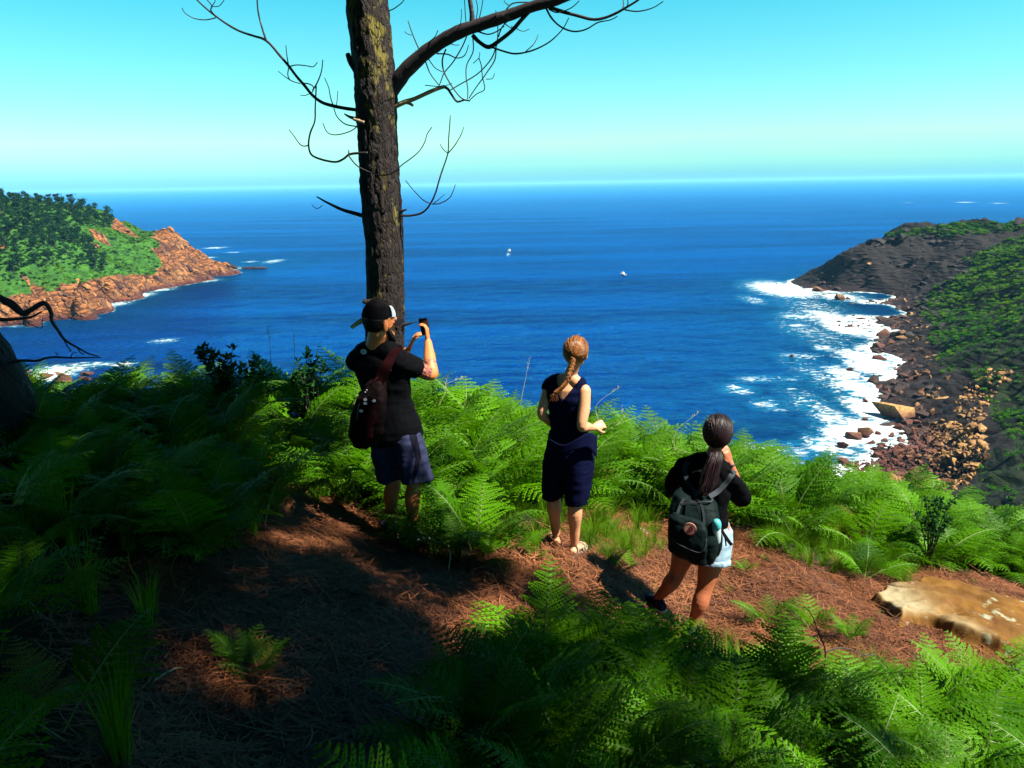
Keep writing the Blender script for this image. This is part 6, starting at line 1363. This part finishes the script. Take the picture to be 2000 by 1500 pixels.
def strands_cap(c, F, s, knot, mat, root, nst, rad, hairline, seed, r0=.0045, name='hair'):
    """cap of hair: an ellipsoid shell plus combed strands running to a knot"""
    b = Body(); X = lambda x, y, z: c + F @ (Vector((x, y, z)) * s)
    b.ball(X(0, -.016, .022), (rad[0] * s, rad[1] * s, rad[2] * s), F, 24); cap_ = b.finish(name, mat + '_shell', None, .006, 2)
    bm = bmesh.new(); bm.from_mesh(cap_.data); inv = F.inverted(); 
    dl = [v for v in bm.verts if hairline(inv @ (v.co - c) / s)]; bmesh.ops.delete(bm, geom=dl, context='VERTS'); bm.to_mesh(cap_.data); bm.free(); keep(cap_, root)
    r = random.Random(seed); S_ = Soup(); kn = inv @ (knot - c) / s; ce = Vector((0, -.016, .022))
    def surf(v):
        d = v - ce; k = math.sqrt((d.x / rad[0])**2 + (d.y / rad[1])**2 + (d.z / rad[2])**2); return ce + d / max(k, 1e-5) * 1.015
    for _ in range(nst):
        a = r.uniform(-math.pi, math.pi); st_ = None
        d = Vector((r.gauss(0, 1), r.gauss(0, 1), r.gauss(0, 1))).normalized(); st_ = surf(ce + d * .1)
        if hairline(st_): continue
        pts = [X(*(surf(st_.lerp(kn, q)) * (1 if q < .9 else .99))) for q in (0, .2, .4, .6, .8, .93, 1)]
        S_.cur = r.random(); S_.tube(pts, [.0015 * s, r0 * s, r0 * s, r0 * s, r0 * .9 * s, r0 * .7 * s, r0 * .6 * s], 5, cap=False)
    k_ = link('strands', S_.mesh('strands', (M[mat],), True)); k_.parent = cap_; k_['kind'] = 'stuff'; return cap_
kn = P(1121, 697, 5.10)
hw_ = strands_cap(hc, Fh, 1.0, kn, 'hair_auburn', wo_, 420, (.084, .103, .100), lambda v: v.y > .035 + max(0, v.z) * .35 or v.z < -.065 or (abs(v.x) > .068 and v.z < -.02 and v.y > -.02), 5)
bp = spline([P(1119, 702, 5.10), P(1115, 722, 5.08), P(1108, 742, 5.05), P(1098, 756, 5.04), P(1088, 764, 5.04)], 5); s = Soup()
for k in range(22):
    u = k / 21; i = u * (len(bp) - 1); p = bp[int(i)].lerp(bp[min(int(i) + 1, len(bp) - 1)], i - int(i)); d = (bp[min(int(i) + 1, len(bp) - 1)] - bp[max(int(i) - 1, 0)]).normalized(); sd_ = d.cross(Vector((0, -1, .3))).normalized() * (1 if k % 2 else -1); w_ = .020 * (1 - .45 * u)
    for q in (-.35, 0, .35): s.cur = random.random(); s.tube(spline([p - sd_ * w_ * .9 - d * .012, p + Vector((0, -.010, 0)) + sd_ * w_ * .3 + d * (.004 + q * .02), p + sd_ * w_ * .95 + d * .018], 3), [.004, .0075, .008, .0085, .008, .007, .003], 6)
o = link('braid', s.mesh('braid', (M['hair_auburn'],), True)); o.parent = hw_
s = Soup(); r = random.Random(3)
for k in range(26): s.cur = r.random(); s.tube([bp[-1] + Vector((r.uniform(-.006, .006), 0, 0)), bp[-1] + Vector((r.uniform(-.04, .012), r.uniform(-.02, 0), r.uniform(-.045, .0))), bp[-1] + Vector((r.uniform(-.055, .01), r.uniform(-.02, 0), r.uniform(-.07, -.02)))], [.002, .0016, .0008], 4)
o = link('braid_end', s.mesh('braid_end', (M['hair_auburn'],))); o.parent = hw_
s = Soup(); s.tube([bp[-3] - Vector((.009, 0, 0)), bp[-3] + Vector((.009, 0, 0))], .010, 8); o = link('hair_tie', s.mesh('hair_tie', (M['tape_black'],))); o.parent = hw_
for q in (-1, 1): e_ = Body(); e_.ball(hc + Fh @ (Vector((q * .032, .083, .008)) * .93), (.010,) * 3, Fh, 10); e_.finish('eye', 'eye_white', wo_, 0)

# ---- dark haired woman with the backpack -----------------------------------------------------------
gi = thing('person', 'dark haired woman with ponytail, black top and pale denim shorts on the right', 'person', tuple(P(1318, 1245, 4.88))); bpy.context.view_layer.update()
Fg = frame(16); fwd = Fg @ Vector((0, 1, 0))
hl, hr = P(1352, 1032, 4.96), P(1402, 1040, 4.88); kl, kr = P(1322, 1120, 4.97), P(1376, 1150, 4.82)
al = feet['gL'] + Vector((0, 0, .08)); ar = feet['gR'] + Vector((0, 0, .08))
sl, sr = P(1332, 912, 4.98), P(1420, 935, 4.84); nb = P(1390, 898, 4.93); hc = P(1402, 847, 4.93)
el, er = P(1315, 960, 5.12), P(1447, 968, 4.98); wl, wr = P(1352, 930, 5.3), P(1427, 905, 5.02)
b = Body(); b.loft(torso_rings(hl, hr, sl, sr, nb, fwd, PROF_W), 24); b.limb([nb - UPV * .05, nb + UPV * .02, hc - UPV * .06 - fwd * .012], [.050, .045, .044], 16, 3)
b.limb([sl - UPV * .012, (sl + nb) / 2 + UPV * .004, nb - UPV * .006, (sr + nb) / 2 + UPV * .004, sr - UPV * .012], [.042, .045, .05, .045, .042], 14, 3)
Fh = frame(24, -8, 4); head_shape(b, hc, Fh, 1.06)
for a, k, c_ in ((hl, kl, al), (hr, kr, ar)): b.limb([a + UPV * .02, a.lerp(k, .5) + fwd * .01, k, k.lerp(c_, .3) - fwd * .022, k.lerp(c_, .65) - fwd * .008, c_ + UPV * .015], [.092, .084, .056, .058, .042, .031], 16, 4)
foot(b, al, Vector((-.45, .9, 0)), .88); foot(b, ar, Vector((.3, 1, 0)), .88)
b.limb([sr, sr.lerp(er, .5), er, er.lerp(wr, .35), wr], [.048, .043, .034, .036, .023], 14, 4); b.limb([sl, sl.lerp(el, .5), el, el.lerp(wl, .35), wl], [.048, .042, .034, .035, .023], 14, 4)
hand(b, wr + Vector((-.004, .0, .008)), Vector((-.35, .12, .93)), Vector((-.5, .85, -.15)), .9, .35, 1); hand(b, wl, Vector((.3, .5, .8)), Vector((0, 1, 0)), .9, .5, 1)
body = b.finish('body', 'skin_girl', gi, .0055, 3)
b = Body(); b.loft(torso_rings(hl, hr, sl, sr, nb, fwd, [(-.02, .175, .130, 0), (.1, .172, .128, 0), (.35, .150, .116, 0), (.55, .158, .118, .01), (.78, .178, .124, .012), (.92, .182, .112, .005), (1.02, .150, .092, 0), (1.3, .092, .066, 0), (1.5, .066, .056, 0)]), 28)
dr = (er - sr); b.loft([(sr + dr * q, dr.normalized().cross(UPV).normalized() * ru, UPV * rv) for q, ru, rv in ((-.1, .06, .062), (.15, .075, .078), (.45, .086, .095), (.8, .086, .095), (1.0, .080, .080))], 20)
dl_ = (el - sl); b.loft([(sl + dl_ * q, dl_.normalized().cross(UPV).normalized() * ru, UPV * rv) for q, ru, rv in ((-.1, .058, .06), (.25, .072, .075), (.65, .078, .085), (.85, .07, .07))], 20)
b.limb([sl - UPV * .004, (sl + nb) / 2 + UPV * .010, nb - UPV * .006, (sr + nb) / 2 + UPV * .010, sr - UPV * .004], [.058, .060, .060, .060, .058], 14, 3)
b.finish('top', 'black_cotton', gi, .007, 3, folds(.008, 9, 6, 600))
b = Body(); b.loft(torso_rings(hl, hr, sl, sr, nb, fwd, [(-.24, .14, .115, 0), (-.12, .184, .140, 0), (0, .184, .140, 0), (.12, .170, .126, 0), (.2, .156, .116, 0)]), 26); lat = (hr - hl).normalized()
for a, k, o_ in ((hl, hl.lerp(kl, .44), -.005), (hr, hr.lerp(kr, .52), .012)):
    f2 = (k - a).normalized().cross(lat).normalized(); b.loft([(a.lerp(k, q) + lat * o_ * q, lat * ru, f2 * rv) for q, ru, rv in ((-.1, .095, .11), (.3, .108, .122), (.7, .110, .122), (1.0, .108, .118))], 24)
sh_ = b.finish('shorts', 'denim', gi, .007, 3, folds(.006, 14, 5, 610))
for a, k, o_ in ((hl, hl.lerp(kl, .44), -.005), (hr, hr.lerp(kr, .52), .012)):
    f2 = (k - a).normalized().cross(lat).normalized(); b = Body(); b.loft([(a.lerp(k, q) + lat * o_ * q, lat * .116, f2 * .127) for q in (.86, .93, 1.03)], 26); c_ = b.finish('turn_up', 'denim', None, .007, 2, folds(.006, 30, 14, 615)); c_.parent = sh_
for a_, td in ((al, Vector((-.45, .9, 0))), (ar, Vector((.3, 1, 0)))): shoe('shoe', 'shoe_navy', a_, td, gi, .88, 'sole_white', .005)
for tdx, a_ in ((Vector((.3, 1, 0)), ar), (Vector((-.45, .9, 0)), al)):
    td = tdx.normalized(); sd_ = td.cross(UPV)
    for q in range(4): k_ = strip('shoe_stripe', 'sole_white', [a_ + td * (.02 + q * .035) - sd_ * .040 - UPV * .05, a_ + td * (.02 + q * .035) - UPV * (-.002 + q * .009), a_ + td * (.02 + q * .035) + sd_ * .040 - UPV * .05], [.012, .014, .012], lambda u, p: UPV + sd_ * (u - .5) * 2.5, None, .003, 5); keep(k_, gi)
kn = P(1399, 886, 4.80)
hg = strands_cap(hc, Fh, 1.09, kn, 'hair_dark', gi, 520, (.088, .108, .106), lambda v: v.y > .05 + max(0, v.z) * .3 or v.z < -.07 or (abs(v.x) > .07 and v.z < -.03 and v.y > 0), 8, .0040)
pts = [P(1399, 884, 4.79), P(1396, 897, 4.76), P(1390, 915, 4.74), P(1384, 935, 4.72), P(1378, 952, 4.70), P(1374, 968, 4.69)]; bp = spline(pts, 4); n = len(bp); s = Soup(); r = random.Random(9)
s.tube(bp, [.010 + .022 * math.sin(math.pi * min(1, .12 + .75 * k / n)) for k in range(n)], 12)
for _ in range(240):
    s.cur = r.random(); a = r.uniform(0, 6.28); q = r.uniform(.5, 1.12) ; e = int(n * r.uniform(.72, 1)) - 1; pp = []; rr_ = []
    for k in range(e + 1): w_ = .016 + .038 * math.sin(math.pi * min(1, .12 + .75 * k / n)); pp.append(bp[k] + Vector((math.cos(a) * w_ * q, math.sin(a) * w_ * q * .8, r.uniform(-.003, .003))) + Vector((.008 * math.sin(k * .7 + a * 3), 0, 0)) * (k / n)); rr_.append(.0034 * (1 - .6 * k / n))
    s.tube(pp, rr_, 4, cap=False)
o = link('ponytail', s.mesh('ponytail', (M['hair_dark'],), True)); o.parent = hg
s = Soup(); s.tube([kn + Vector((-.02, -.014, .002)), kn + Vector((0, -.024, 0)), kn + Vector((.02, -.010, -.002))], .012, 8); o = link('hair_clip', s.mesh('hair_clip', (M['tape_black'],), True)); o.parent = hg
d_ = (wr - er).normalized(); o = tubeobj('wristband', 'tape_black', [wr - d_ * .018, wr - d_ * .008], .030, None, 2, 16); keep(o, gi)
for q in (-1, 1): e_ = Body(); e_.ball(hc + Fh @ (Vector((q * .032, .083, .008)) * .97), (.010,) * 3, Fh, 10); e_.finish('eye', 'eye_white', gi, 0)
# her backpack
bpk = thing('backpack', 'dark green backpack with a round badge worn by the dark haired woman', 'backpack', tuple(P(1350, 1080, 4.66))); bpy.context.view_layer.update()
lat = (sr - sl).normalized(); lat = (lat * .9 + Vector((.1, 0, -.12))).normalized()
def bag(cs_, ws, n=26, name='bag', mat='pack_green', vox=.007, sq=.6):
    b = Body(); V = []
    for c_, (w_, d_) in zip(cs_, ws):
        ring = []
        for k in range(n):
            a = 2 * math.pi * k / n; ca, sa = math.cos(a), math.sin(a); ring.append(b.bm.verts.new(c_ + lat * w_ * math.copysign(abs(ca) ** sq, ca) + fwd * d_ * math.copysign(abs(sa) ** sq, sa)))
        V.append(ring)
    for a, c_ in zip(V, V[1:]):
        for k in range(n): b.bm.faces.new((a[k], a[(k + 1) % n], c_[(k + 1) % n], c_[k]))
    b.bm.faces.new(V[0][::-1]); b.bm.faces.new(V[-1]); o = b.finish(name, mat, None, vox, 3, folds(.006, 11, 9, 630)); return o
cs_ = [P(1361, 966, 4.76), P(1360, 975, 4.74), P(1357, 1000, 4.71), P(1354, 1035, 4.68), P(1352, 1065, 4.68), P(1351, 1080, 4.70), P(1352, 1088, 4.74)]
bg_ = bag(cs_, [(.115, .06), (.145, .085), (.165, .105), (.172, .115), (.168, .11), (.150, .09), (.11, .05)]); keep(bg_, bpk)
cs2 = [c_ - fwd * .095 - UPV * .01 for c_ in (P(1347, 996, 4.70), P(1346, 1008, 4.69), P(1345, 1045, 4.68), P(1345, 1072, 4.69), P(1346, 1080, 4.72))]
pk2 = bag(cs2, [(.10, .02), (.125, .035), (.130, .042), (.125, .038), (.095, .02)], name='front_pocket'); keep(pk2, bpk)
piping = tubeobj('piping', 'strap_grey', [onsurf(pk2, P(x, y, 4.7), -fwd, .002)[0] for x, y in ((1312, 1052), (1325, 1062), (1345, 1072), (1366, 1079), (1376, 1070), (1379, 1052))], .0035, None); keep(piping, bpk)
bd, bn = onsurf(pk2, P(1348, 1032, 4.7), -fwd, .006); bn = (bn - fwd * 1.5).normalized(); bd = bd + bn * .006; bdg = disc('badge', 'badge_pale', bd, bn, .040, None); keep(bdg, bpk)
x_ = UPV.cross(bn).normalized(); y_ = bn.cross(x_)
def arc(name, mat, r0, r1, a0, a1, off, n=14):
    s = Soup()
    for k in range(n):
        p4 = []
        for a, rr_ in ((a0 + (a1 - a0) * k / n, r0), (a0 + (a1 - a0) * k / n, r1), (a0 + (a1 - a0) * (k + 1) / n, r1), (a0 + (a1 - a0) * (k + 1) / n, r0)): p4.append(bd + bn * off + (x_ * math.cos(R(a)) + y_ * math.sin(R(a))) * rr_)
        s.quad(*p4)
    k_ = link(name, s.mesh(name, (M[mat],))); k_.parent = bdg
arc('badge_rim', 'badge_red', .034, .040, 0, 360, .0050, 30); arc('badge_animal', 'badge_red', .010, .022, -150, 90, .0052); arc('badge_animal', 'badge_red', .0, .010, 0, 360, .0055, 12)
for k in range(15): arc('badge_mark', 'print_dark', .0245, .0305, 20 + k * 22, 20 + k * 22 + 9, .0058, 2)
def on(x, y, off=.006, o=None): return onsurf(o or bg_, P(x, y, 4.7), -fwd, off)
for nm, l, w_, mt in (('shoulder_strap', [(1362, 968), (1350, 950), (1342, 930), (1338, 912), (1345, 903)], .032, 'strap_grey'), ('shoulder_strap', [(1385, 970), (1400, 960), (1416, 945), (1428, 930), (1432, 922)], .034, 'strap_grey')):
    pp = []
    for i, (x, y) in enumerate(l):
        _tp = bpy.data.objects.get('top.001'); h_ = onsurf(_tp, P(x, y, 4.8), -fwd, .01)[0] if _tp and i > 0 else P(x, y, 4.72); pp.append(h_)
    k_ = strip(nm, mt, pp, [w_, w_], lambda u, p: -fwd + UPV * .5, None, .004); keep(k_, bpk)
for l, w_ in (([(1335, 975), (1328, 990), (1322, 1010), (1320, 1030)], .018), ([(1357, 975), (1368, 985), (1374, 1005), (1376, 1035), (1378, 1060)], .014), ([(1345, 985), (1343, 1000), (1342, 1018)], .03), ([(1330, 985), (1345, 983), (1362, 985)], .014)):
    k_ = strip('strap', 'strap_grey' if w_ < .02 else 'pack_green', [on(x, y)[0] for x, y in l], [w_, w_], lambda u, p: -fwd + UPV * .1, None, .004); keep(k_, bpk)
k_ = tubeobj('carry_handle', 'strap_grey', [on(1362, 983, .004)[0], on(1375, 984, .02)[0], P(1388, 980, 4.66), on(1391, 976, .004)[0]], .007, None); keep(k_, bpk)
k_ = tubeobj('zip_pull', 'metal_bit', [on(1324, 1012, .004)[0], on(1325, 1018, .006)[0]], .004, None); keep(k_, bpk)
k_ = strip('hip_strap', 'tape_black', [P(1402, 1022, 4.70), P(1412, 1040, 4.69), P(1424, 1058, 4.68), P(1429, 1064, 4.69)], [.02, .022, .022], lambda u, p: -fwd + UPV * .2, None, .004); keep(k_, bpk)
k_ = strip('hip_strap', 'tape_black', [P(1408, 1032, 4.69), P(1416, 1050, 4.68), P(1418, 1066, 4.69)], [.010, .010], lambda u, p: -fwd + UPV * .2, None, .003); keep(k_, bpk)
b = Body(); b.limb([P(1399, 1048, 4.62), P(1398, 1065, 4.62), P(1395, 1080, 4.65)], [.042, .042, .036], 16, 3); sp2 = b.finish('side_pocket', 'pack_green', None, .007, 3); keep(sp2, bpk)
bo = thing('water_bottle', 'white bottle with turquoise lid in the side pocket of the green backpack', 'bottle', tuple(P(1395, 1060, 4.67))); bpy.context.view_layer.update()
bx = (P(1400, 1022, 4.58) - P(1398, 1060, 4.62)); bx.normalize(); b0 = P(1398, 1056, 4.59); b = Body(); b.limb([b0, b0 + bx * .05, b0 + bx * .10], [.031, .031, .028], 18, 1); b.finish('flask', 'bottle_white', bo, 0)
b = Body(); b.limb([b0 + bx * .112, b0 + bx * .13, b0 + bx * .148], [.030, .030, .028], 18, 1); b.finish('lid', 'bottle_cyan', bo, 0)
